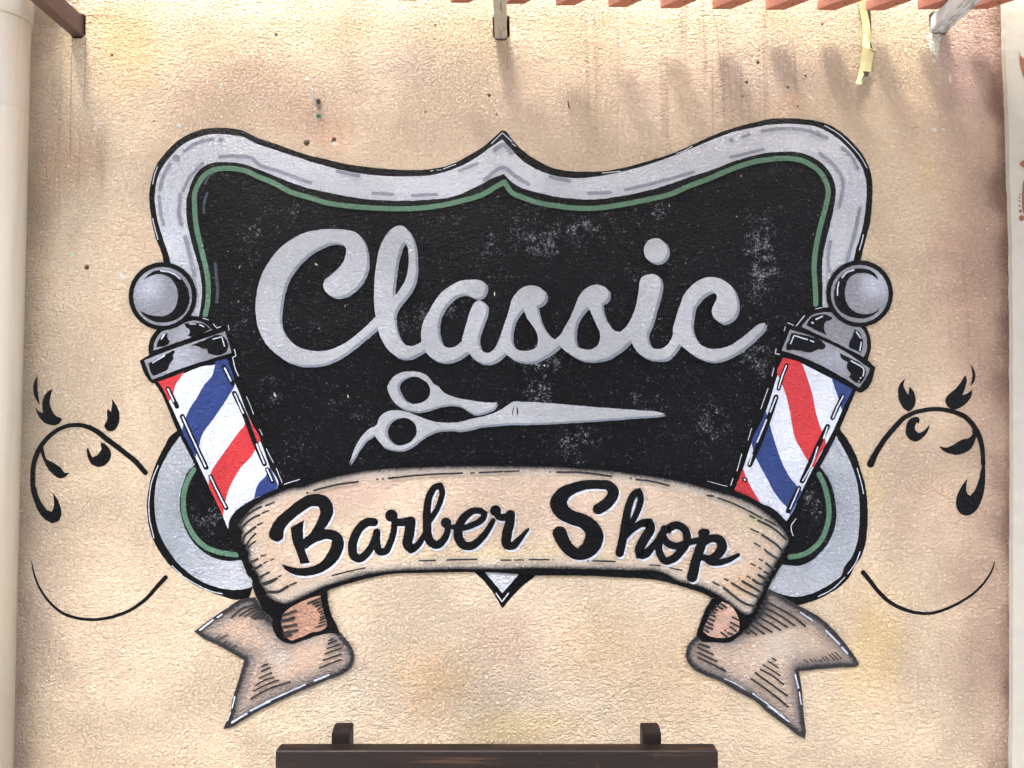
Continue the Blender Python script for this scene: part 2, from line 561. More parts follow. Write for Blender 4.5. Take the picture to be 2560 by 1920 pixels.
def box_bm(bm, x0, x1, y0, y1, z0, z1, bev=0.0, seg=2):
    r = bmesh.ops.create_cube(bm, size=1.0)
    vs = r['verts']
    bmesh.ops.scale(bm, vec=(x1 - x0, y1 - y0, z1 - z0), verts=vs)
    bmesh.ops.translate(bm, vec=((x0 + x1) / 2, (y0 + y1) / 2, (z0 + z1) / 2), verts=vs)
    if bev:
        es = list({e for v in vs for e in v.link_edges})
        bmesh.ops.bevel(bm, geom=es, offset=bev, segments=seg, profile=.6, affect='EDGES')
    return vs
def bm_obj(name, bm, mat, parent=None, shade=False):
    bmesh.ops.recalc_face_normals(bm, faces=bm.faces)
    me = bpy.data.meshes.new(name)
    bm.to_mesh(me); bm.free()
    if shade:
        for p in me.polygons: p.use_smooth = True
    return link(name, me, mat, parent)

# ------------------------------------------------------------------ ground
m = Mat('paving', (104, 101, 97), .9, .2, alb=.9)
m.vary(3, .12); m.vary(40, .10)
m.bump(m.noise(60, 4, .6), .4, .003)
M_GROUND = m.done()
bm = bmesh.new()
bmesh.ops.create_grid(bm, x_segments=2, y_segments=2, size=60)
g = bm_obj('ground', bm, M_GROUND)
g['kind'] = 'structure'

# ------------------------------------------------------------------ wall with drilled holes and beam pockets
WX0, WX1, WZ1 = -3.2, 3.2, 3.75
holes = []          # (kind, centre px, radius px)
for (x, y, r) in [(216, 668, 7), (305, 690, 5), (767, 357, 7.5), (834, 350, 7), (796, 290, 3.5), (690, 86, 4.5), (280, 137, 4),
                  (384, 303, 3), (1223, 238, 4.5), (1064, 280, 3.2), (1241, 286, 3.2), (1088, 63, 3), (1895, 155, 4.5), (1867, 205, 4.5),
                  (1857, 241, 2.5), (2056, 60, 4), (2014, 190, 3.5), (1970, 218, 4), (1995, 266, 3), (462, 1871, 3), (110, 60, 2.5)]:
    holes.append((x, y, r))
beam_px = [('brown', 178, 208, 38, 90), ('grey', 1237, 1267, 40, 95), ('blue', 2329, 2365, 32, 80)]
vs, es, hl = [], [], []
def loop(pts):
    b = len(vs)
    vs.extend([Vector(p) for p in pts])
    es.extend([(b + i, b + (i + 1) % len(pts)) for i in range(len(pts))])
loop([(WX0, 0), (WX1, 0), (WX1, WZ1), (WX0, WZ1)])
cups = []
for (x, y, r) in holes:
    c = on_y(x, y); k = 2.25 / F * r
    n = 12
    pts = [(c.x + k * math.cos(2 * math.pi * i / n) * random.uniform(.8, 1.12), c.z + k * math.sin(2 * math.pi * i / n) * random.uniform(.85, 1.2)) for i in range(n)]
    loop(pts); hl.append(pts); cups.append((pts, .018))
beams = []
for (nm, xa, xb, ya, yb) in beam_px:
    a = on_y(xa, yb); b = on_y(xb, ya)
    x0, x1, z0, z1 = a.x, b.x, a.z, b.z
    beams.append((nm, x0, x1, z0, z1))
    g_ = .005
    pts = []
    w = [(x0 - g_, z0 + .004), (x0 + .004, z0 - g_ - .002), (x1 - .004, z0 - g_ - .003), (x1 + g_ + .004, z0 + .006), (x1 + g_ + .003, z1), (x1 - .006, z1 + g_), (x0 + .004, z1 + g_), (x0 - g_ - .002, z1 - .005)]
    loop(w); hl.append(w); cups.append((w, .08))
hp = [[Vector(p) for p in h] for h in hl]
hb = [(min(p.x for p in h), max(p.x for p in h), min(p.y for p in h), max(p.y for p in h)) for h in hp]
gx = WX0 + .05
while gx < WX1 - .02:
    gz = .04
    fine = abs(gx) < 1.62
    while gz < WZ1 - .02:
        if fine or (round(gx / .02) % 8 == 0):
            if not any(a - .008 < gx < b_ + .008 and c_ - .008 < gz < d_ + .008 for a, b_, c_, d_ in hb): vs.append(Vector((gx, gz)))
        gz += .02 if fine and gz > .6 else .16
    gx += .02
r = delaunay_2d_cdt(vs, es, [], 0, 1e-6)
hp = [[Vector(p) for p in h] for h in hl]
V = [(p.x, 0.0, p.y) for p in r[0]]
Fc = []
for t in r[2]:
    cx = sum(r[0][i].x for i in t) / 3; cy = sum(r[0][i].y for i in t) / 3
    if not any(inside(cx, cy, h) for h in hp): Fc.append(tuple(t))
for pts, dep in cups:
    b = len(V); n = len(pts)
    V += [(p[0], 0.0, p[1]) for p in pts] + [(p[0], dep, p[1]) for p in pts]
    for i in range(n):
        j = (i + 1) % n
        Fc.append((b + i, b + j, b + n + j, b + n + i))
    Fc.append(tuple(range(b + n, b + 2 * n)))
b = len(V)      # body of the wall behind the face
V += [(WX0, 0, 0), (WX1, 0, 0), (WX1, 0, WZ1), (WX0, 0, WZ1), (WX0, .25, 0), (WX1, .25, 0), (WX1, .25, WZ1), (WX0, .25, WZ1)]
Fc += [(b + 0, b + 4, b + 5, b + 1), (b + 1, b + 5, b + 6, b + 2), (b + 2, b + 6, b + 7, b + 3), (b + 3, b + 7, b + 4, b + 0), (b + 4, b + 7, b + 6, b + 5)]
me = bpy.data.meshes.new('stucco_wall')
me.from_pydata(V, [], Fc)
bm = bmesh.new(); bm.from_mesh(me)
for f in bm.faces:
    if all(abs(v.co.y) < 1e-9 for v in f.verts) and f.normal.y > 0: f.normal_flip()
bm.to_mesh(me); bm.free()
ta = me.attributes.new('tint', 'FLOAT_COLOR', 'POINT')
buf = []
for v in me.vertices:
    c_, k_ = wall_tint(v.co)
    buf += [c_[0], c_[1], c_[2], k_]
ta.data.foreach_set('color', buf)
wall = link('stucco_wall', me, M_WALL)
tag(wall, 'beige rough stucco wall tinted with peach and brown patches, carrying the painted sign', 'wall')

# chips of bare plaster, scored lines, stains with their own shape
def chip(cx, cy, rx, ry, mat, seed, rot=0):
    rnd = random.Random(seed)
    n = 11
    pts = []
    for i in range(n):
        a = 2 * math.pi * i / n
        k = rnd.uniform(.25, .95)
        x, y = rx * k * math.cos(a), ry * k * math.sin(a)
        pts.append((cx + x * math.cos(rot) - y * math.sin(rot), cy + x * math.sin(rot) + y * math.cos(rot)))
    Flat(.0004).poly(pts, sm=True, corner=100, jit=1.5).build('plaster_chip', mat, wall)
for i, a in enumerate([(768, 199, 7, 9, 0), (779, 190, 10, 4, -.2), (669, 256, 5, 6, 0), (663, 246, 3, 4, 0), (519, 206, 4, 11, 0), (552, 215, 6, 10, .2), (545, 257, 4, 6, 0),
                       (203, 130, 12, 10, 0), (190, 160, 16, 7, -.5), (233, 265, 7, 7, 0), (251, 308, 6, 6, 0), (447, 313, 14, 9, 0), (1286, 80, 5, 40, 0), (1288, 130, 7, 24, 0),
                       (2335, 324, 13, 8, 0), (2358, 325, 10, 6, 0), (2240, 327, 18, 6, .1), (2375, 195, 5, 18, 0), (2340, 206, 6, 8, 0), (2333, 150, 8, 14, 0),
                       (305, 690, 8, 14, 0), (134, 656, 6, 11, .2), (192, 680, 5, 7, 0), (836, 358, 9, 14, .3), (505, 1372, 2.5, 20, .1), (523, 1360, 12, 3, -.9), (320, 615, 8, 4, 0), (253, 752, 6, 4, 0)]):
    chip(*a[:4], M_CHIP, i, a[4])
for i, a in enumerate([(182, 636, 10, 9), (133, 670, 4, 7), (155, 676, 4, 5)]):
    chip(*a, M_CHIPG, 50 + i)
Flat(.0005).poly([(2314, 82), (2352, 86), (2348, 118), (2345, 148), (2336, 140), (2326, 128), (2320, 108)], jit=4, step=3).build('plaster_chip', M_CHIP, wall)
fl = Flat(.0005)
fl.stroke([(181, 96), (178, 200), (176, 400)], 1.6); fl.stroke([(215, 30), (213, 150), (210, 256)], 1.6); fl.stroke([(216, 38), (310, 39)], 1.2)
fl.stroke([(182, 0), (182, 30)], 1.4); fl.stroke([(1268, 80), (1269, 180)], 1.4)
fl.stroke([(1783, 30), (1792, 70), (1797, 120), (1803, 180), (1809, 240), (1810, 292)], 1.6)
fl.stroke([(2438, 85), (2450, 110), (2451, 150), (2460, 180)], 2); fl.stroke([(2280, 320), (2300, 318)], 2)
fl.each('scored_line', M_PENCIL, wall)
m = Mat('green_plastic', (60, 130, 80), .5, .4); M_PLUG = m.done()
fl = Flat(.001)
fl.poly([(796 + 6 * math.cos(i * .5236), 290 + 6 * math.sin(i * .5236)) for i in range(12)], holes=[[(796 + 3 * math.cos(i * .5236), 290 + 3 * math.sin(i * .5236)) for i in range(12)]], sm=False)
fl.build('wall_plug', M_PLUG, wall)

# ------------------------------------------------------------------ cream pillar at the right edge
m = Mat('cream_plaster', (170, 163, 147), .8, .3)
m.vary(2.5, .05); m.vary(30, .04)
m.mix(m.remap(m.noise(9, 4, .6), .6, .8, 0, .35), (196, 180, 158))
m.bump(m.noise(30, 4, .6), .5, .003)
M_CREAM = m.done()
PY = -.012
edge = [(2508, -60), (2512, 20), (2513, 120), (2517, 200), (2521, 300), (2524, 420), (2529, 560), (2532, 760), (2533, 960), (2534, 1200), (2533, 1400), (2533, 1700), (2531, 1930)]
pts = []
for i in range(len(edge) - 1):
    for s in range(6):
        t = s / 6
        x = edge[i][0] + (edge[i + 1][0] - edge[i][0]) * t; y = edge[i][1] + (edge[i + 1][1] - edge[i][1]) * t
        x += noise.noise(Vector((y * .05, 0, 0))) * 2.2 + noise.noise(Vector((y * .21, 4, 0))) * 1.2
        pts.append(on_y(x, y, PY))
pts.insert(0, Vector((pts[0].x - .002, PY, WZ1 - .05)))
pts.append(Vector((pts[-1].x, PY, 0)))
bm = bmesh.new()
fr = [bm.verts.new(p) for p in pts]
fb = [bm.verts.new((p.x - .004, .0, p.z)) for p in pts]
rt = [bm.verts.new((3.1, PY, p.z)) for p in pts]
for i in range(len(pts) - 1):
    bm.faces.new((fr[i], fr[i + 1], rt[i + 1], rt[i]))
    bm.faces.new((fb[i], fb[i + 1], fr[i + 1], fr[i]))
pillar = bm_obj('plaster_pillar', bm, M_CREAM)
tag(pillar, 'smooth cream plaster pillar edge with brown painted floral marks', 'pillar')
m = Mat('brown_motif', (128, 78, 56), .8, .3); m.vary(40, .15); M_MOTIF = m.done()
def on_pillar(fl):
    # pillar paint lies on the pillar's own face
    for i, v in enumerate(fl.v):
        d_ = v - CAM
        fl.v[i] = CAM + d_ * ((PY - .001 + v.y * .2 - CAM.y) / d_.y)
    return fl
fl = Flat(.0005)
fl.poly(T(3, 0, 2170, 440, 2190, 490, 2240, 520, 2240, 700, 2200, 640, 2180, 560))
fl.poly(T(3, 0, 2170, 1415, 2195, 1390, 2240, 1375, 2240, 1460, 2195, 1440))
fl.poly(T(3, 0, 2212, 1560, 2240, 1540, 2240, 1900, 2208, 1840, 2196, 1740, 2200, 1640))
for (x, y, r_) in [(2172, 45, 2), (2172, 75, 2), (2173, 120, 2.4), (2180, 165, 3.6), (2192, 225, 6.5), (2180, 1680 - 1659, 2)]:
    q = T(3, 1, x, y)[0]; fl.dot(q[0], q[1], r_, r_ * 1.15)
on_pillar(fl).each('floral_motif', M_MOTIF, pillar)

# ------------------------------------------------------------------ drain pipe
m = Mat('cream_pvc', (190, 179, 158), .5, .45)
m.mix(m.remap(m.noise(3.2, 3, .6), .45, .7, 0, .6), (196, 176, 150))
m.mix(m.remap(m.noise(2.1, 2, .5), .55, .75, 0, .5), (208, 192, 156))
m.mix(m.remap(m.noise(22, 4, .7), .60, .8, 0, .5), (172, 150, 128))
mp = m.n.new('ShaderNodeMapping'); mp.inputs['Scale'].default_value = (50, 50, 1.6); m.l.new(m.pos, mp.inputs[0])
m.mix(m.remap(m.noise(1, 4, .65, vec=mp.outputs[0]), .52, .75, 0, .45), (168, 146, 124))
m.bump(m.noise(30, 2), .15, .002)
M_PIPE = m.done()
PR = .062
pe = on_y(50, 960, -.085)
pcx = pe.x - PR * 1.06
def lathe(name, prof, cx, cy, mat, parent, seg=48):
    bm = bmesh.new()
    rings = []
    for (r_, z) in prof:
        rings.append([bm.verts.new((cx + r_ * math.cos(2 * math.pi * i / seg), cy + r_ * math.sin(2 * math.pi * i / seg), z)) for i in range(seg)])
    for a, b_ in zip(rings, rings[1:]):
        for i in range(seg):
            bm.faces.new((a[i], a[(i + 1) % seg], b_[(i + 1) % seg], b_[i]))
    bm.faces.new(rings[0][::-1]); bm.faces.new(rings[-1])
    return bm_obj(name, bm, mat, parent, True)
pipe = thing('drain_pipe', (pcx, -.085, 0), 'cream painted vertical drain pipe standing against the stucco wall', 'pipe')
zc1 = on_y(40, 256, -.15).z; zc0 = on_y(40, 18, -.15).z
lathe('pipe_tube', [(PR, .02), (PR, zc1 - .012), (PR, zc1 - .003), (PR * .975, zc1), (PR, zc1 + .003), (PR, zc1 + .012), (PR, WZ1 - .05)], pcx, -.085, M_PIPE, pipe)
lathe('pipe_coupling', [(PR + .001, zc0 - .006), (PR + .004, zc0 - .005), (PR + .006, zc0 - .001), (PR + .006, zc0 + .01), (PR + .006, zc0 + .15), (PR + .005, zc0 + .16), (PR + .001, zc0 + .165)], pcx, -.085, M_PIPE, pipe)
bm = bmesh.new()
for zz in (.5, 2.1):
    pass
zb = .9
box_bm(bm, pcx - .012, pcx + .012, -.03, -.002, zb, zb + .03)
bm_obj('pipe_bracket', bm, M_PIPE, pipe)

# ------------------------------------------------------------------ pergola: three beams and diagonal slats
m = Mat('brown_steel', (92, 70, 64), .55, .4)
m.mix(m.remap(m.noise(18, 4, .7), .55, .75, 0, .7), (62, 46, 42)); m.mix(m.remap(m.noise(50, 4, .7), .66, .75, 0, .6), (160, 110, 80))
M_BROWN = m.done()
m = Mat('weathered_grey_steel', (176, 168, 152), .7, .3)
mp = m.n.new('ShaderNodeMapping'); mp.inputs['Scale'].default_value = (90, 14, 60); m.l.new(m.pos, mp.inputs[0])
m.mix(m.remap(m.noise(1, 5, .7, vec=mp.outputs[0]), .54, .66, 0, .75), (96, 88, 78)); m.vary(20, .1)
M_GREYS = m.done()
m = Mat('pale_blue_steel', (202, 208, 212), .6, .35)
mp = m.n.new('ShaderNodeMapping'); mp.inputs['Scale'].default_value = (60, 20, 60); m.l.new(m.pos, mp.inputs[0])
sz = m.n.new('ShaderNodeSeparateXYZ'); m.l.new(m.pos, sz.inputs[0])
low = m.remap(sz.outputs[2], beams[2][3] + .016, beams[2][3] + .002)
m.mix(m.math('MULTIPLY', low, m.remap(m.noise(1, 3, .6, vec=mp.outputs[0]), .36, .62, 0, .8)), (128, 114, 96))
m.mix(m.math('MULTIPLY', low, m.remap(m.noise(18, 4, .6), .54, .66, 0, .7)), (70, 60, 52))
M_PALE = m.done()
m = Mat('terracotta_paint', (158, 100, 78), .7, .3)
m.mix(m.remap(m.noise(40, 4, .7), .58, .72, 0, .6), (190, 132, 108)); m.mix(m.remap(m.noise(12, 4, .7), .6, .8, 0, .5), (134, 84, 66))
m.bump(m.noise(80, 3), .4, .002)
M_TERRA = m.done()
m = Mat('nail_iron', (70, 56, 50), .6, .4); M_NAIL = m.done()
ZS = beams[1][4] + .001
perg = thing('pergola', (0, -.9, ZS - .06), 'terracotta slatted pergola on three steel beams set into the stucco wall', 'pergola')
for (nm, x0, x1, z0, z1), mt, lb in zip(beams, (M_BROWN, M_GREYS, M_PALE), ('dark brown steel beam beside the drain pipe', 'weathered grey steel beam above the sign point', 'pale blue grey steel beam with rusty underside')):
    bm = bmesh.new()
    box_bm(bm, x0, x1, -2.6, .05, z0, ZS - .001, .002, 1)
    o = bm_obj('beam', bm, mt, perg)
    o['label'] = lb
tips = [(84, -24), (215, -20), (345, -17), (475, -13), (605, -9), (735, -5), (863, 1), (992, 3), (1125, 8), (1262, 11), (1388, 15), (1519, 19), (1649, 22), (1779, 24), (1912, 26), (2041, 26), (2163, 27), (2292, 25), (2420, 24)]
SW, SH, SL = .040, .030, 3.2
dirv = Vector((1, -1, 0)).normalized()
nrm = Vector((1, 1, 0)).normalized()
# one slat: its near-wall end is cut parallel to the wall
L0 = Vector((0, 0, 0))
A = [L0, L0 + Vector((SW * math.sqrt(2), 0, 0))]
sv = []
for z in (0, SH):
    sv += [A[0] + Vector((0, 0, z)), A[1] + Vector((0, 0, z)), A[1] + dirv * SL + Vector((0, 0, z)), A[0] + dirv * SL + Vector((0, 0, z))]
sme = bpy.data.meshes.new('slat')
sme.from_pydata([tuple(v) for v in sv], [], [(0, 3, 2, 1), (4, 5, 6, 7), (0, 1, 5, 4), (1, 2, 6, 5), (2, 3, 7, 6), (3, 0, 4, 7)])
sbm = bmesh.new(); sbm.from_mesh(sme)
bmesh.ops.bevel(sbm, geom=list(sbm.edges), offset=.0025, segments=1, affect='EDGES')
sbm.to_mesh(sme); sbm.free()
sme.materials.append(M_TERRA)
nbm = bmesh.new()
bmesh.ops.create_uvsphere(nbm, u_segments=8, v_segments=5, radius=.0035)
bmesh.ops.scale(nbm, vec=(1, 1, .4), verts=nbm.verts)
nme = bpy.data.meshes.new('nail'); nbm.to_mesh(nme); nbm.free(); nme.materials.append(M_NAIL)
for i, (tx, ty) in enumerate(tips):
    p = on_z(tx, ty, ZS)
    p.y = min(p.y, -.012)
    s = bpy.data.objects.new('slat', sme); C.objects.link(s)
    s.parent = perg; s.matrix_parent_inverse = Matrix.Translation(-Vector(perg.location))
    s.location = p
    s.rotation_euler = (0, 0, R(random.uniform(-.5, .5)))
    n_ = bpy.data.objects.new('nail', nme); C.objects.link(n_)
    n_.parent = s
    n_.location = Vector((SW * .7, 0, 0)) + dirv * (.055 + random.uniform(-.006, .006)) + Vector((0, 0, -.0005))
# rod carrying the slats
bm = bmesh.new()
r_ = bmesh.ops.create_cone(bm, cap_ends=True, segments=16, radius1=.011, radius2=.011, depth=4.6)
bmesh.ops.rotate(bm, verts=bm.verts, cent=(0, 0, 0), matrix=Matrix.Rotation(R(90), 3, 'Y'))
bmesh.ops.translate(bm, verts=bm.verts, vec=(0, -.105, ZS + SH + .0115))
bm_obj('tie_rod', bm, M_BROWN, perg, True)

# added, unseen canopy high over the lane: it keeps the sun off the lower wall
m = Mat('blocker_cloth', (226, 214, 196), .9, .1); M_CLOTH = m.done()
edge_y = -.30
CD = 1.3
lit_z = on_y(1280, 50).z
cz = lit_z + (-edge_y) * math.tan(SUN_EL) / math.cos(SUN_AZ)
bm = bmesh.new()
nx, ny = 24, 8
gv = {}
for i in range(nx + 1):
    for j in range(ny + 1):
        x = -6 + 12 * i / nx; t = j / ny
        gv[i, j] = bm.verts.new((x, edge_y - CD * t, cz - .05 * math.sin(math.pi * ((x + 6) % 3) / 3) * math.sin(math.pi * t) + .0 * t))
for i in range(nx):
    for j in range(ny):
        bm.faces.new((gv[i, j], gv[i + 1, j], gv[i + 1, j + 1], gv[i, j + 1]))
blocker = thing('sun_blocker', (0, -1.2, 0), 'added unseen cloth canopy stretched over the lane on four posts', 'blocker')
bm_obj('cloth', bm, M_CLOTH, blocker)
for x in (-5.95, 5.95):
    for y in (edge_y - .05, edge_y - CD + .05):
        bm = bmesh.new()
        box_bm(bm, x - .04, x + .04, y - .04, y + .04, 0, cz - .005)
        bm_obj('post', bm, M_BROWN, blocker)

# added unseen house front behind the viewer: it blocks the low sky
m = Mat('opposite_render', (196, 194, 190), .9, .2); m.vary(3, .06); M_OPP = m.done()
m = Mat('dark_pane', (40, 46, 52), .15, .5); M_PANE = m.done()
house = thing('low_sky_blocker', (0, -6.2, 0), 'added unseen house front across the lane, blocking low sky light', 'building')
bm = bmesh.new(); box_bm(bm, -9, 9, -8.2, -6.0, 0, 6.0); bm_obj('wall', bm, M_OPP, house)
for wx in (-6, -2.4, 1.4, 5):
    bm = bmesh.new(); box_bm(bm, wx, wx + 1.1, -6.03, -5.98, 2.9, 4.3); w_ = bm_obj('window', bm, M_BROWN, house)
    bm = bmesh.new(); box_bm(bm, wx + .07, wx + 1.03, -5.978, -5.97, 2.97, 4.23); bm_obj('pane', bm, M_PANE, w_)

# ------------------------------------------------------------------ small things on the wall
m = Mat('galvanised_wire', (176, 180, 180), .35, .5, metal=.8); M_WIRE = m.done()
m = Mat('dark_screw', (84, 78, 74), .5, .5, metal=.5); M_SCREW = m.done()
def tube(path, rad, seg=10):
    bm = bmesh.new(); rings = []
    for i, p in enumerate(path):
        a = path[max(0, i - 1)]; c_ = path[min(len(path) - 1, i + 1)]
        t = (c_ - a).normalized()
        u = t.orthogonal().normalized(); v = t.cross(u)
        if i:
            # keep the frame from twisting
            u = (pu - t * pu.dot(t)).normalized(); v = t.cross(u)
        pu = u
        rr = rad[i] if isinstance(rad, (list, tuple)) else rad
        rings.append([bm.verts.new(p + (u * math.cos(2 * math.pi * k / seg) + v * math.sin(2 * math.pi * k / seg)) * rr) for k in range(seg)])
    for a, b_ in zip(rings, rings[1:]):
        for k in range(seg):
            bm.faces.new((a[k], a[(k + 1) % seg], b_[(k + 1) % seg], b_[k]))
    bm.faces.new(rings[0][::-1]); bm.faces.new(rings[-1])
    return bm
hook = thing('wall_hook', on_y(798, 268), 'small bent metal hook screwed into the stucco above the green plug', 'hook')
px = [(802, 262, .004), (799, 270, -.010), (796, 268, -.022), (789, 257, -.032), (784, 243, -.036), (781, 230, -.035), (782, 224, -.031)]
pp = smooth([(a, b_) for a, b_, _ in px], False, 2.5, 100)
path = []
for i, q in enumerate(pp):
    t = i / (len(pp) - 1) * (len(px) - 1); k = min(int(t), len(px) - 2)
    path.append(on_y(q.x, q.y, px[k][2] + (px[k + 1][2] - px[k][2]) * (t - k)))
bm_obj('hook_wire', tube(path, .0032), M_WIRE, hook, True)
bm_obj('screw', tube([on_y(795, 254, -.001), on_y(795, 252, -.012), on_y(794, 250, -.020)], [.008, .007, .003]), M_SCREW, hook, True)
nail = thing('bent_nail', on_y(1424, 270), 'thin rusty bent nail sticking out of the stucco above the sign point', 'nail')
bm_obj('shank', tube([on_y(1425, 270, .005), on_y(1423, 268, -.012), on_y(1421, 262, -.022), on_y(1420, 253, -.026)], .0022), M_NAIL, nail, True)

# peeling strip of old yellowed tape
m = Mat('yellowed_tape', (206, 196, 140), .55, .4)
m.mix(m.remap(m.noise(26, 4, .6), .5, .75, 0, .5), (202, 190, 138)); m.mix(m.remap(m.noise(95, 4, .7), .63, .68, 0, .8), (70, 66, 44))
M_TAPE = m.done()
m = Mat('tape_dirt', (58, 54, 42), .8, .2); m.vary(60, .3); M_DIRT = m.done()
tape = thing('tape_strip', on_y(2160, 205), 'peeling strip of yellowed old tape hanging from the terracotta slats', 'tape')
def ribbon(name, rows, mat, th=.0022):
    bm = bmesh.new(); L_ = []
    for (xa, ya, xb, yb, y) in rows:
        a = on_y(xa, ya, y); b_ = on_y(xb, yb, y - .003)
        L_.append((bm.verts.new(a), bm.verts.new((a + b_) / 2 + Vector((0, -.002, 0))), bm.verts.new(b_)))
    fs = []
    for p, q in zip(L_, L_[1:]):
        fs.append(bm.faces.new((p[0], q[0], q[1], p[1]))); fs.append(bm.faces.new((p[1], q[1], q[2], p[2])))
    bmesh.ops.recalc_face_normals(bm, faces=fs)
    bmesh.ops.solidify(bm, geom=fs, thickness=th)
    return bm_obj(name, bm, mat, tape)
ribbon('upper_strip', [(2144, -30, 2160, -30, -.012), (2146, 0, 2162, 0, -.010), (2150, 30, 2167, 28, -.006), (2155, 60, 2173, 58, -.004), (2157, 85, 2176, 83, -.004), (2156, 105, 2178, 108, -.006), (2157, 120, 2186, 128, -.010)], M_TAPE)
ribbon('lower_strip', [(2157, 116, 2184, 133, -.013), (2154, 135, 2182, 142, -.010), (2151, 155, 2179, 160, -.006), (2148, 175, 2176, 178, -.004), (2145, 190, 2170, 190, -.004), (2142, 200, 2158, 201, -.006), (2139, 210, 2154, 210, -.010), (2140, 212, 2152, 213, -.012)], M_TAPE)
ribbon('torn_edge', [(2176, 20, 2164, 18, -.0045), (2178, 60, 2172, 58, -.0045), (2176, 100, 2173, 98, -.006), (2188, 131, 2176, 120, -.012)], M_DIRT, .001)
ribbon('torn_edge', [(2157, 178, 2174, 180, -.009), (2160, 186, 2170, 190, -.0095), (2155, 196, 2163, 192, -.010), (2152, 204, 2156, 200, -.012)], M_DIRT, .001)

# ------------------------------------------------------------------ wooden bench in front of the wall
m = Mat('dark_wood', (60, 39, 27), .5, .25, alb=.16)
mp = m.n.new('ShaderNodeMapping'); mp.inputs['Scale'].default_value = (2.2, 40, 60); m.l.new(m.pos, mp.inputs[0])
gr = m.noise(1.0, 6, .65, .6, vec=mp.outputs[0])
m.mix(m.remap(gr, .42, .68, 0, .75), (30, 21, 17)); m.mix(m.remap(gr, .52, .66, 0, .8), (150, 104, 72))
m.mix(m.remap(m.noise(24, 5, .75), .64, .70, 0, .6), (170, 134, 100))
m.bump(gr, .5, .0025)
M_WOOD = m.done()
m = Mat('dark_wood_upright', (60, 43, 33), .55, .2, alb=.2)
mp = m.n.new('ShaderNodeMapping'); mp.inputs['Scale'].default_value = (60, 40, 2.5); m.l.new(m.pos, mp.inputs[0])
gr = m.noise(1.0, 6, .65, .6, vec=mp.outputs[0])
m.mix(m.remap(gr, .42, .68, 0, .75), (34, 26, 23)); m.mix(m.remap(gr, .62, .78, 0, .5), (100, 80, 66))
m.bump(gr, .5, .0025)
M_WOODV = m.done()
RY0, RY1 = -.27, -.225         # front and back of the top rail
ra = on_y(688, 1877, RY0); rb = on_y(1796, 1877, RY0)
rt_z = (ra.z + rb.z) / 2
bx0, bx1 = ra.x, rb.x
bench = thing('wooden_bench', ((bx0 + bx1) / 2, -.45, 0), 'dark stained wooden bench with its back rail below the painted sign', 'bench')
bm = bmesh.new()
box_bm(bm, bx0, bx1, RY0, RY1, rt_z - .095, rt_z, .006, 3)
o = bm_obj('back_rail', bm, M_WOOD, bench, False)
for k, zz in enumerate((rt_z - .20, rt_z - .32)):
    bm = bmesh.new(); box_bm(bm, bx0 + .02, bx1 - .02, RY0, RY1, zz - .08, zz, .006, 2); bm_obj('back_slat', bm, M_WOOD, bench)
for (xa, xb) in ((829, 874), (1608, 1653)):
    pa = on_y(xa, 1835, RY1 + .002); pb = on_y(xb, 1835, RY1 + .002)
    zt = on_y(850, 1833, RY1 + .002).z
    bm = bmesh.new()
    # upright with a chamfered, rounded head
    prof = [(RY1 + .001, 0), (RY1 + .001, zt), (RY1 + .020, zt + .007), (RY1 + .040, zt + .008), (RY1 + .054, zt + .007), (RY1 + .055, zt + .002), (RY1 + .055, 0)]
    va = [bm.verts.new((pa.x, y, z)) for y, z in prof]; vb = [bm.verts.new((pb.x, y, z)) for y, z in prof]
    n = len(prof)
    for i in range(n):
        bm.faces.new((va[i], va[(i + 1) % n], vb[(i + 1) % n], vb[i]))
    bm.faces.new(va); bm.faces.new(vb[::-1])
    bmesh.ops.bevel(bm, geom=[e for e in bm.edges if e.calc_length() > .02 and abs(e.verts[0].co.x - e.verts[1].co.x) < 1e-6 or True], offset=.0022, segments=2, affect='EDGES')
    bm_obj('rear_leg', bm, M_WOODV, bench)
for k in range(4):
    bm = bmesh.new(); y = -.31 - k * .1
    box_bm(bm, bx0 + .01, bx1 - .01, y - .09, y, .41, .44, .005, 2); bm_obj('seat_slat', bm, M_WOOD, bench)
for xx in (bx0 + .16, bx1 - .21):
    bm = bmesh.new(); box_bm(bm, xx, xx + .05, -.69, -.64, 0, .409, .004, 2); bm_obj('front_leg', bm, M_WOODV, bench)
    bm = bmesh.new(); box_bm(bm, xx + .002, xx + .048, -.639, RY1 - .001, .35, .408, .003, 1); bm_obj('side_rail', bm, M_WOOD, bench)

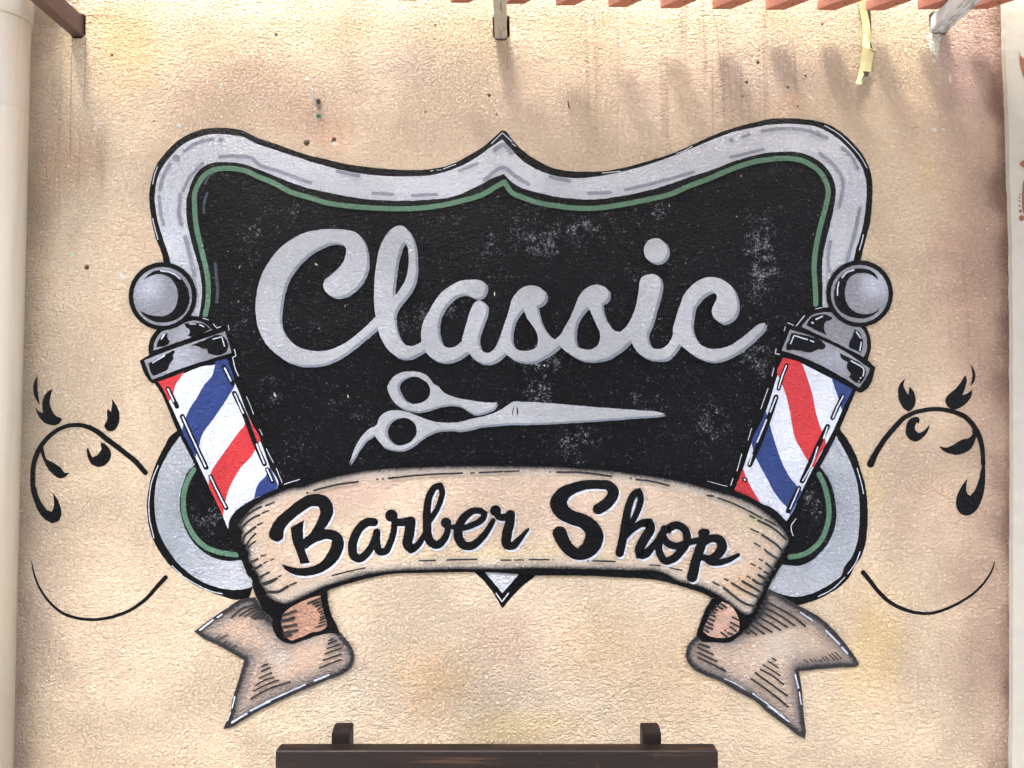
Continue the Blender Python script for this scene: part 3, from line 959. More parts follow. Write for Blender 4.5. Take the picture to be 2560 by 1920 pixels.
# ------------------------------------------------------------------ the painted sign
base = on_y(1258, 1521)
sign = thing('painted_sign', base, 'painted barber shop sign with black panel, silver border, two striped poles and banner', 'mural')
LAY = .0006
outer_top = (T(0, 1, 1412, 605, 1400, 540, 1375, 470, 1345, 400, 1320, 300, 1302, 200, 1292, 100, 1290, 0) +
    T(0, 0, 1302, 1590, 1325, 1490, 1370, 1395, 1430, 1320, 1500, 1245, 1600, 1175, 1700, 1130, 1800, 1108, 1900, 1103, 2000, 1110, 2100, 1130) +
    T(1, 0, 0, 1185, 150, 1235, 300, 1290, 450, 1340, 600, 1375, 800, 1420, 1000, 1448, 1200, 1465, 1400, 1468, 1550, 1455, 1700, 1415, 1850, 1335, 1980, 1255, 2080, 1165, 2128, 1127, 2140, 1127) +
    T(2, 0, 0, 1205, 80, 1290, 200, 1375, 350, 1450, 500, 1478, 640, 1483, 800, 1478, 1000, 1440, 1200, 1385, 1400, 1320, 1600, 1230, 1800, 1145, 2000, 1080, 2100, 1055) +
    T(3, 0, 0, 1030, 150, 1022, 300, 1030, 420, 1045, 520, 1075, 620, 1130, 720, 1220, 800, 1310, 860, 1410, 890, 1500, 902, 1580) +
    T(3, 1, 903, 0, 895, 150, 880, 280, 855, 370, 825, 490, 800, 590))
lobe_r = (T(3, 2, 620, 385, 700, 500, 770, 640, 800, 740, 835, 850, 855, 980, 862, 1100, 858, 1250, 840, 1390, 800, 1500, 740, 1590) +
    T(3, 3, 705, 5, 640, 75, 540, 145, 430, 200, 330, 235, 240, 253, 150, 225))
lobe_l = (T(0, 3, 2150, 190, 2050, 205, 1920, 175, 1800, 130, 1680, 75) +
    T(0, 2, 1550, 1640, 1470, 1570, 1400, 1480, 1350, 1400, 1310, 1310, 1285, 1220, 1272, 1120, 1273, 1000, 1290, 880, 1320, 760, 1360, 660, 1420, 540, 1470, 450, 1530, 405))
under = [(1880, 1400), (1600, 1320), (1258, 1300), (900, 1320), (660, 1400)]
fl = Flat(LAY)
fl.poly(outer_top + lobe_r + under + lobe_l)
fl.poly([(1180, 1425), (1197, 1440), (1230, 1478), (1256, 1521), (1280, 1492), (1309, 1463), (1338, 1440), (1350, 1425), (1258, 1400)])
frame = fl.build('frame_outline', M_BLACK, sign)
sil_top = (T(0, 1, 1472, 605, 1455, 540, 1420, 440, 1385, 330, 1360, 240, 1345, 150, 1337, 60) +
    T(0, 0, 1340, 1659, 1350, 1580, 1375, 1500, 1420, 1420, 1480, 1345, 1560, 1265, 1650, 1210, 1750, 1175, 1880, 1158, 2000, 1168, 2100, 1185) +
    T(1, 0, 0, 1240, 150, 1290, 300, 1340, 500, 1405, 700, 1460, 900, 1500, 1100, 1520, 1300, 1525, 1500, 1515, 1650, 1480, 1800, 1420, 1950, 1330, 2050, 1255, 2128, 1205) +
    T(2, 0, 0, 1300, 100, 1395, 250, 1480, 400, 1525, 550, 1540, 700, 1530, 900, 1495, 1100, 1445, 1300, 1380, 1500, 1305, 1700, 1220, 1900, 1145, 2100, 1100) +
    T(3, 0, 0, 1080, 150, 1070, 280, 1075, 400, 1090, 480, 1120, 580, 1180, 680, 1265, 760, 1360, 815, 1450, 845, 1550) +
    T(3, 1, 852, 0, 845, 120, 825, 260, 795, 390, 760, 500, 740, 590))
sil_r = (T(3, 2, 600, 465, 670, 590, 725, 710, 765, 830, 785, 960, 792, 1100, 788, 1240, 765, 1390, 720, 1500, 660, 1580) +
    T(3, 3, 630, 0, 550, 60, 450, 120, 350, 160, 250, 180, 150, 165, 20, 115))
sil_l = (T(0, 3, 2180, 90, 2090, 115, 1980, 118, 1850, 90, 1750, 50) +
    T(0, 2, 1640, 1640, 1530, 1540, 1450, 1430, 1390, 1320, 1355, 1220, 1338, 1100, 1335, 1000, 1345, 880, 1370, 770, 1420, 660, 1490, 540, 1550, 460))
fl = Flat(LAY * 2)
fl.poly(sil_top + sil_r + under + sil_l)
fl.poly([(1210, 1428), (1256, 1483), (1304, 1428), (1258, 1400)])
border = fl.build('silver_border', M_SILVER, sign)
inn_top = (T(0, 1, 1720, 1070, 1735, 980, 1745, 860, 1735, 740, 1715, 640, 1690, 550, 1660, 450, 1635, 350, 1615, 250, 1608, 150, 1615, 50) +
    T(0, 0, 1630, 1659, 1650, 1590, 1690, 1510, 1740, 1455, 1810, 1415, 1880, 1402, 1980, 1402, 2080, 1412) +
    T(1, 0, 0, 1455, 150, 1515, 300, 1575, 450, 1625) + T(1, 1, 600, 0, 750, 30, 900, 55, 1100, 72, 1300, 76, 1500, 66, 1700, 40) +
    T(1, 0, 1860, 1635, 1960, 1585, 2050, 1535, 2142, 1505) + T(2, 0, 0, 1575, 100, 1630) +
    T(2, 1, 200, 0, 350, 35, 500, 55, 700, 65, 850, 50, 1000, 25) + T(2, 0, 1180, 1645, 1350, 1595, 1550, 1525, 1750, 1460, 1900, 1400, 2050, 1355) +
    T(3, 0, 0, 1320, 100, 1312, 200, 1310, 300, 1325, 400, 1365, 480, 1425, 540, 1500, 575, 1580) +
    T(3, 1, 585, 0, 575, 100, 545, 250, 520, 350, 495, 450, 475, 550, 468, 650, 470, 800, 472, 990))
inn_r = T(3, 2, 450, 715, 500, 780, 550, 880, 580, 1000, 592, 1120, 570, 1260, 520, 1370, 450, 1460, 370, 1530, 270, 1570, 130, 1560)
inn_l = T(0, 2, 2090, 1520, 1980, 1530, 1870, 1510, 1770, 1460, 1680, 1380, 1615, 1280, 1575, 1180, 1555, 1080, 1555, 980, 1575, 880, 1610, 780, 1655, 705)
panel = Flat(LAY * 3).poly(inn_top + inn_r + under + inn_l, dense=14, attr=chalk_at).build('black_panel', M_PANEL, sign)
for i, (c_, r2, x, y, rx, ry, ro) in enumerate([(0, 1, 2070, 650, 1.6, 7, .3), (0, 1, 2060, 945, 1.8, 6, .6), (0, 1, 1970, 512, 1.6, 2, 0), (3, 0, 145, 80, 2.5, 1.5, .4), (2, 0, 1980, 1520, 2.2, 6, 0), (2, 1, 1940, 210, 2, 3, 0),
        (1, 1, 25, 325, 2, 4, 0), (1, 1, 770, 985, 2, 6, .2), (1, 2, 165, 95, 5, 10, -.4), (1, 2, 795, 105, 3, 8, -.3), (1, 1, 520, 625, 8, 4, .7), (1, 1, 2060, 880, 4, 9, 0), (2, 1, 1360, 120, 2, 4, -.4), (2, 1, 280, 1500, 5, 5, 0)]):
    q = T(c_, r2, x, y)[0]
    rnd = random.Random(i)
    pts = [(rx * .6 * rnd.uniform(.5, 1.2) * math.cos(k * .785), ry * .7 * rnd.uniform(.5, 1.2) * math.sin(k * .785)) for k in range(8)]
    Flat(LAY * 3.6).poly([(q[0] + u * math.cos(ro) - v * math.sin(ro), q[1] + u * math.sin(ro) + v * math.cos(ro)) for u, v in pts], step=2, corner=100).build('paint_fleck', M_CHIP, panel)
gw = 44 * SC
fl = Flat(LAY * 4)
fl.stroke(T(0, 1, 1775, 1060, 1795, 950, 1800, 850, 1795, 750, 1775, 640, 1750, 540, 1725, 430, 1700, 320, 1685, 200, 1680, 100, 1685, 0) +
    T(0, 0, 1715, 1590, 1760, 1520, 1830, 1475, 1920, 1455, 2020, 1458, 2120, 1475) + T(1, 0, 0, 1518, 150, 1580) +
    T(1, 1, 300, 0, 450, 45, 600, 90, 750, 115, 900, 130, 1100, 142, 1250, 145, 1400, 140, 1600, 115, 1800, 70, 1950, 25) + T(1, 0, 2080, 1610, 2145, 1572), gw)
fl.stroke(T(1, 0, 2145, 1572) + T(2, 1, 0, 5, 100, 50, 200, 85, 350, 115, 500, 135, 700, 140, 850, 125, 1000, 100, 1200, 60, 1350, 25) +
    T(2, 0, 1550, 1600, 1700, 1545, 1850, 1480, 2000, 1425, 2130, 1390) + T(3, 0, 0, 1380, 100, 1368, 200, 1370, 300, 1390, 380, 1430, 450, 1490, 500, 1570, 520, 1659) +
    T(3, 1, 500, 120, 465, 250, 440, 350, 420, 450, 405, 550, 398, 650, 403, 750, 410, 850, 412, 970), gw)
fl.stroke(T(0, 2, 1675, 740, 1620, 840, 1590, 940, 1583, 1040, 1600, 1150, 1640, 1250, 1700, 1340, 1780, 1410, 1880, 1450, 1980, 1468, 2045, 1475), gw)
fl.stroke(T(3, 2, 440, 780, 480, 860, 510, 960, 525, 1060, 525, 1150, 500, 1260, 450, 1360, 380, 1430, 300, 1475, 190, 1495), gw)
fl.each('green_line', M_GREEN, sign)

def strokes(fl, items, s=SC):
    for it in items:
        fl.stroke(it[0], (it[1] * .78 if it[1] < 15 else it[1]) * s)
fl = Flat(LAY * 3.4)
strokes(fl, [(T(0, 1, 1860, 620, 1872, 760, 1880, 850, 1872, 950), 26), (T(0, 0, 1770, 1590, 1800, 1530, 1850, 1490), 20), (T(0, 1, 1790, 10, 1765, 90, 1760, 180), 22)])
fl.each('airbrush_line', paint('airbrush_grey', (66, 70, 76), .6, .3, .3), panel)
fl = Flat(LAY * 3.2)
strokes(fl, [(T(0, 0, 1590, 1305, 1700, 1235, 1840, 1200), 28), (T(0, 0, 1470, 1415, 1410, 1520, 1380, 1640), 30), (T(0, 1, 1375, 40, 1385, 160, 1410, 280), 30),
    (T(0, 0, 1580, 1650, 1620, 1560, 1750, 1410), 26), (T(0, 0, 1900, 1355, 2050, 1350, 2200, 1385) + T(1, 0, 0, 1400, 200, 1480, 470, 1580), 30),
    (T(1, 0, 700, 1480, 890, 1520), 28), (T(1, 0, 1760, 1475, 1910, 1415), 28), (T(1, 0, 2060, 1295, 2130, 1250, 2212, 1320), 36), (T(1, 0, 1975, 1550, 2150, 1450, 2212, 1500) + T(2, 0, 140, 1590), 32),
    (T(1, 1, 1010, 10, 1180, 20), 28), (T(1, 1, 1350, 30, 1560, 20), 28), (T(2, 0, 330, 1530, 500, 1565), 28), (T(2, 0, 980, 1640, 1260, 1575, 1570, 1485), 26),
    (T(2, 1, 660, 10, 850, 5), 28), (T(2, 0, 1990, 1185, 2050, 1160), 26), (T(2, 0, 1890, 1360, 2170, 1290), 26), (T(2, 0, 2160, 1135) + T(3, 0, 0, 1125, 150, 1110, 350, 1130, 510, 1190), 30),
    (T(3, 0, 640, 1275, 720, 1350, 780, 1460), 24), (T(3, 0, 450, 1325, 580, 1440, 650, 1590) + T(3, 1, 640, 0, 615, 130), 29), (T(3, 1, 795, 140, 740, 400, 685, 590), 30),
    (T(3, 1, 540, 430, 520, 560, 530, 690), 26), (T(0, 1, 1560, 20, 1545, 200, 1565, 280), 30), (T(0, 1, 1600, 390, 1640, 550, 1680, 720), 34)])
for (c_, r2, x, y, rad) in [(0, 0, 1905, 1205, 6), (0, 0, 1520, 1365, 9), (2, 0, 1895, 1210, 6)]:
    q = T(c_, r2, x, y)[0]; fl.dot(q[0], q[1], rad)
fl.each('border_dash', M_GREYD, border)
fl = Flat(LAY * 3.2)
strokes(fl, [(T(0, 2, 1690, 680, 1580, 790, 1530, 900, 1515, 1010, 1520, 1130), 18), (T(0, 2, 1365, 1180, 1390, 1260, 1430, 1340), 20), (T(0, 2, 1560, 1300, 1640, 1410, 1720, 1500), 18),
    (T(0, 2, 1520, 1500, 1640, 1600, 1740, 1640), 20), (T(3, 2, 570, 500, 640, 620), 24), (T(3, 2, 480, 700, 560, 850, 600, 960, 620, 1060), 24), (T(3, 2, 540, 1380, 440, 1500, 330, 1600), 24)])
fl.each('border_dash', M_GREYL, border)

# small white glints on the black outlines
fl = Flat(LAY * 9)
strokes(fl, [(T(0, 0, 1360, 1440, 1335, 1510, 1320, 1590), 10), (T(0, 1, 1320, 230, 1340, 320, 1365, 410), 10), (T(1, 0, 1510, 1477, 1530, 1475), 9), (T(1, 0, 1560, 1470, 1600, 1468), 6), (T(1, 0, 1620, 1458, 1725, 1420), 9),
    (T(1, 0, 2035, 1240, 2128, 1147, 2212, 1225), 9), (T(2, 0, 0, 1240, 30, 1260), 9), (T(2, 0, 1420, 1325, 1490, 1302, 1555, 1265), 9), (T(2, 0, 780, 1495, 935, 1480), 10),
    (T(3, 0, 490, 1085, 600, 1150, 720, 1260, 810, 1370, 855, 1450), 9), (T(3, 1, 825, 370, 810, 430, 790, 500), 11),
    (T(3, 2, 770, 730, 800, 830, 825, 945), 11), (T(3, 2, 795, 1450, 760, 1540, 690, 1640), 10), (T(3, 3, 665, 10, 560, 110, 435, 178), 10),
    (T(0, 2, 1365, 705, 1310, 850, 1288, 1000, 1290, 1150, 1330, 1330), 11), (T(0, 2, 1485, 1570, 1570, 1650), 10), (T(0, 3, 1575, 0, 1700, 75, 1820, 130, 1920, 155), 10), (T(0, 2, 1990, 1275, 2005, 1340, 2030, 1395), 14),
    (T(0, 1, 1755, 1090, 1800, 1105), 9), (T(0, 1, 1845, 1140, 1875, 1175, 1905, 1165), 10), (T(0, 1, 1970, 1150, 1980, 1190), 8), (T(0, 1, 2025, 1360, 2040, 1415, 2010, 1430, 2030, 1520, 2060, 1590), 10),
    (T(0, 2, 2130, 110, 2160, 180, 2190, 260), 7), (T(1, 2, 30, 390, 55, 440), 7), (T(1, 2, 90, 560, 150, 680), 8), (T(1, 2, 175, 730, 225, 850), 9), (T(1, 2, 245, 865, 375, 825), 9),
    (T(3, 1, 140, 1200, 150, 1165), 9), (T(3, 1, 170, 1130, 220, 1150), 9), (T(3, 1, 245, 1155, 315, 1070), 11), (T(3, 1, 70, 1355, 62, 1395, 100, 1405), 11), (T(3, 1, 50, 1520, 35, 1590), 9), (T(3, 1, 410, 1010, 460, 1000), 9),
    (T(2, 2, 2212, 40, 2150, 215), 9), (T(2, 2, 2070, 385, 2040, 485), 9), (T(2, 2, 1985, 605, 1945, 750), 10), (T(2, 2, 1910, 815, 1890, 875), 9), (T(2, 2, 1690, 840, 1860, 885), 6),
    (T(3, 2, 240, 1165, 200, 1230, 215, 1310), 10), (T(1, 3, 2075, 150, 2126, 222, 2180, 150), 13)])
fl.each('white_glint', M_SPARK, frame)

# ---- the word "Classic"
letters = [
  ([(T(1, 1, 580, 800, 600, 755, 650, 715, 700, 670, 750, 610, 775, 540, 778, 490, 755, 455, 700, 440, 640, 440, 560, 470, 470, 520, 390, 590, 320, 670, 270, 750, 235, 850, 215, 960, 205, 1060, 210, 1150, 240, 1220, 300, 1290, 370, 1340, 460, 1368, 560, 1375, 660, 1355, 760, 1310, 870, 1230, 960, 1150, 1040, 1070,
     1050, 1160, 960, 1240, 850, 1330, 740, 1410, 620, 1470, 500, 1495, 390, 1495, 290, 1470, 190, 1410, 110, 1340, 50, 1250, 15, 1160, -3, 1050, -3, 950, 8, 860, 30, 770, 60, 690, 120, 590, 200, 490, 300, 415, 400, 360, 520, 330, 650, 320, 780, 328, 870, 355, 925, 420, 950, 500, 960, 600, 945, 690, 900, 780, 830, 850, 750, 895, 680, 905, 620, 880, 590, 840), [])]),
  ([(T(1, 1, 1030, 1050, 1020, 950, 1020, 850, 1025, 740, 1040, 620, 1065, 500, 1100, 410, 1150, 340, 1210, 295, 1260, 290, 1310, 330, 1350, 400, 1372, 490, 1380, 600, 1375, 720, 1350, 810, 1300, 890, 1250, 950, 1210, 1010, 1195, 1050, 1200, 1140, 1215, 1210, 1250, 1280, 1300, 1325, 1360, 1330, 1420, 1300, 1470, 1270,
     1460, 1350, 1390, 1400, 1310, 1435, 1240, 1430, 1170, 1390, 1110, 1320, 1070, 1240, 1050, 1160),
     [T(1, 1, 1280, 425, 1310, 480, 1318, 560, 1315, 660, 1290, 760, 1250, 830, 1200, 895, 1180, 910, 1185, 820, 1195, 730, 1210, 620, 1230, 530, 1255, 460)])]),
  ([(T(1, 1, 1985, 820, 1980, 790, 1945, 765, 1860, 757, 1760, 770, 1680, 810, 1600, 870, 1540, 950, 1490, 1040, 1450, 1110, 1428, 1200, 1430, 1280, 1460, 1370, 1500, 1420, 1570, 1460, 1650, 1465, 1730, 1440, 1840, 1370, 1790, 1275,
     1720, 1335, 1660, 1345, 1610, 1320, 1580, 1250, 1570, 1180, 1580, 1090, 1610, 1020, 1660, 950, 1720, 900, 1780, 880, 1840, 890, 1880, 910, 1920, 915, 1960, 890, 1980, 850), []),
    (T(1, 1, 1885, 960, 1910, 940, 1950, 942, 1985, 970, 1985, 1040, 1960, 1120, 1930, 1200, 1915, 1280, 1930, 1340, 1970, 1385, 2010, 1390, 2050, 1365, 2090, 1300, 2120, 1330, 2150, 1385, 2090, 1440, 2020, 1475, 1950, 1475, 1880, 1440, 1840, 1390, 1800, 1330, 1780, 1280, 1800, 1200, 1825, 1110, 1850, 1030), [])]),
  ([(T(1, 1, 2070, 1340, 2090, 1300, 2120, 1220, 2150, 1130, 2180, 1040) + T(2, 1, 0, 930, 30, 880, 70, 840, 120, 812, 180, 808, 240, 825, 280, 860, 290, 910, 270, 950, 240, 975, 210, 985, 225, 1050, 250, 1130, 290, 1200, 340, 1255, 372, 1275, 410, 1325, 340, 1380, 260, 1430, 180, 1465, 110, 1468, 50, 1460, 0, 1440) + T(1, 1, 2150, 1390),
     [T(2, 1, 95, 1000, 130, 1090, 180, 1160, 215, 1220, 225, 1270, 205, 1340, 150, 1370, 90, 1372, 30, 1350, -4, 1300, -8, 1220, 8, 1130, 45, 1060)])]),
  ([(T(2, 1, 372, 1275, 420, 1230, 460, 1160, 500, 1090, 540, 1000, 580, 900, 620, 850, 670, 815, 730, 800, 790, 815, 830, 855, 830, 900, 800, 945, 770, 960, 780, 1030, 800, 1090, 840, 1150, 890, 1200, 950, 1212, 1030, 1270, 960, 1340, 880, 1400, 800, 1440, 720, 1455, 640, 1455, 550, 1430, 470, 1380, 410, 1325),
     [T(2, 1, 660, 990, 690, 1060, 730, 1150, 755, 1200, 760, 1270, 735, 1330, 680, 1360, 620, 1358, 560, 1330, 540, 1280, 540, 1200, 555, 1120, 590, 1060, 630, 1010)])]),
  ([(T(2, 1, 1100, 790, 1115, 745, 1160, 715, 1220, 710, 1265, 730, 1285, 780, 1280, 840, 1260, 930, 1235, 1010, 1215, 1090, 1190, 1160, 1165, 1220, 1175, 1290, 1210, 1345, 1260, 1358, 1310, 1345, 1350, 1310, 1380, 1260, 1400, 1190, 1450, 1300, 1390, 1390, 1330, 1440, 1260, 1448, 1180, 1440, 1110, 1405, 1060, 1350, 1025, 1280, 960, 1330, 930, 1212, 990, 1160, 1030, 1090, 1065, 1000, 1085, 920, 1095, 850), []),
    ([(1280 + (1240 + 102 * math.cos(a * .3142)) * SC, 480 + (505 + 107 * math.sin(a * .3142)) * SC) for a in range(20)], [])]),
  ([(T(2, 1, 1390, 1190, 1410, 1110, 1430, 1040, 1455, 970, 1490, 880, 1550, 810, 1620, 760, 1700, 735, 1780, 742, 1850, 775, 1910, 840, 1940, 920, 1945, 1000, 1920, 1070, 1870, 1115, 1820, 1130, 1770, 1110, 1735, 1070, 1725, 1030, 1745, 970, 1770, 910, 1765, 880, 1720, 855, 1670, 880, 1610, 935, 1570, 1000, 1555, 1080, 1548, 1160, 1565, 1230, 1610, 1300, 1680, 1345, 1760, 1355, 1860, 1335, 1960, 1280, 2060, 1200, 2140, 1140, 2185, 1130, 2175, 1170, 2120, 1235, 2030, 1320, 1930, 1390, 1830, 1440, 1740, 1460, 1650, 1445, 1560, 1405, 1490, 1350, 1440, 1310), [])]),
]
for li, (polys) in enumerate(letters):
    f1 = Flat(LAY * 5 + li * .00015); f2 = Flat(LAY * 4.2 + li * .00006)
    for (p, h) in polys:
        f1.poly(p, h)
        dx, dy = (6.5, 5.5)
        # the grey side shows right and below
        f2.poly([(x + dx, y + dy) for x, y in p], [[(x + dx, y + dy) for x, y in q] for q in h])
        f2.poly([(x + dx * .5, y + dy * .5) for x, y in p], [[(x + dx * .5, y + dy * .5) for x, y in q] for q in h])
    o = f1.build('letter', M_LETTER, sign)
    f2.build('letter_shade', M_SHADE, o)

# ---- scissors
up_o = (T(1, 1, 1145, 1659, 1175, 1610, 1240, 1565, 1350, 1550, 1440, 1565, 1500, 1610, 1540, 1659) + T(1, 2, 1560, 10, 1620, 70, 1720, 115, 1850, 140, 2000, 160, 2085, 160, 2060, 200, 1980, 240, 1890, 255, 1840, 235, 1780, 195, 1700, 175, 1600, 185, 1500, 215, 1420, 235, 1330, 225, 1240, 190, 1180, 140, 1145, 70, 1135, 20))
up_h = (T(1, 1, 1235, 1650, 1310, 1600, 1390, 1595, 1460, 1630, 1490, 1659) + T(1, 2, 1505, 30, 1505, 90, 1470, 140, 1400, 170, 1330, 168, 1270, 130, 1235, 70, 1220, 20))
lo_o = (T(1, 2, 805, 690, 830, 620, 860, 540, 910, 460, 980, 385, 1045, 350, 1060, 300, 1110, 250, 1180, 228, 1270, 232, 1350, 255, 1420, 285, 1520, 320, 1640, 335, 1760, 328, 1870, 300, 1980, 275, 2100, 230, 2180, 180) +
    T(2, 2, 0, 157, 100, 155, 250, 160, 400, 172, 600, 190, 800, 205, 1000, 220, 1150, 230, 1260, 240, 1325, 258, 1270, 268, 1100, 280, 900, 295, 700, 310, 500, 322, 300, 332, 100, 338, 0, 338) +
    T(1, 2, 2150, 342, 2050, 350, 1950, 360, 1850, 385, 1780, 398, 1680, 392, 1580, 398, 1500, 425, 1420, 475, 1350, 530, 1280, 562, 1180, 562, 1110, 540, 1060, 490, 1020, 435, 960, 475, 900, 545, 850, 630))
lo_h = T(1, 2, 1120, 410, 1140, 350, 1190, 305, 1260, 290, 1330, 305, 1380, 350, 1392, 410, 1375, 460, 1330, 505, 1260, 530, 1200, 525, 1150, 490, 1125, 450)
f1 = Flat(LAY * 5); f2 = Flat(LAY * 4.2)
for p, h in ((up_o, up_h), (lo_o, lo_h)):
    f1.poly(p, [[(x - 1, y) for x, y in h]])
    f2.poly([(x + 3, y + 5) for x, y in p], [[(x + 6, y + 1) for x, y in h]])
sc_ = f1.build('scissors', M_LETTER, sign)
f2.build('scissors_shade', M_SHADE, sc_)
fl = Flat(LAY * 6)
fl.poly(T(2, 2, 38, 190, 52, 215, 54, 245, 40, 288, 42, 240)); fl.poly(T(2, 2, 18, 190, 6, 215, 2, 245, 8, 285, 10, 240))
fl.each('pivot_screw', M_BLACK, sc_)

# ---- barber poles
def pole(side, outline, body, stripes, caps, lines, ballc, ballr, cres, dome_o, dome_g, dome_b, cap_o, cap_g, cap_b, whites):
    d0 = LAY * 5.5
    f = Flat(d0); f.poly(outline)
    p = f.build('barber_pole', M_BLACK, sign)
    p['label'] = 'barber pole slanting on the %s end of the panel' % side
    Flat(d0 + .0004).poly(body, jit=.6).build('pole_body', M_WHITE, p)
    for mt, pts in stripes:
        Flat(d0 + .0008).poly(pts, jit=.8).build('stripe', mt, p)
    f = Flat(d0 + .0012)
    for pts, w in lines: f.stroke(pts, w * SC)
    f.each('gloss_outline', M_BLACK, p)
    f = Flat(d0 + .0018)
    for pts, w in caps: f.stroke(pts, w * SC * .85)
    f.each('gloss_line', M_WHITE, p)
    f = Flat(d0 + .0006); f.poly(dome_o); f.poly(cap_o)
    # ball outline sits over the dome
    f.build('cap_outline', M_BLACK, p)
    f = Flat(d0 + .0010); f.poly(dome_g); dm = f.build('dome', M_STEEL, p)
    f = Flat(d0 + .0013); f.poly(cap_g, jit=.8); f.build('collar', M_STEEL, p)
    f = Flat(d0 + .0016)
    for q in dome_b + cap_b: f.poly(q, corner=70, jit=1.6, step=3)
    f.each('reflection', M_BLACK, p)
    f = Flat(d0 + .0019); f.dot(ballc[0], ballc[1], ballr, ballr); f.build('ball_outline', M_BLACK, p)
    f = Flat(d0 + .0023); f.dot(ballc[0] + .0, ballc[1] + .5, ballr * .862); f.build('ball', M_STEEL, p)
    f = Flat(d0 + .0027); f.poly(cres); f.build('ball_reflection', M_BLACK, p)
    f = Flat(d0 + .0031)
    for pts, w in whites: f.stroke(pts, w * SC * .85)
    f.each('white_glint', M_SPARK, p)

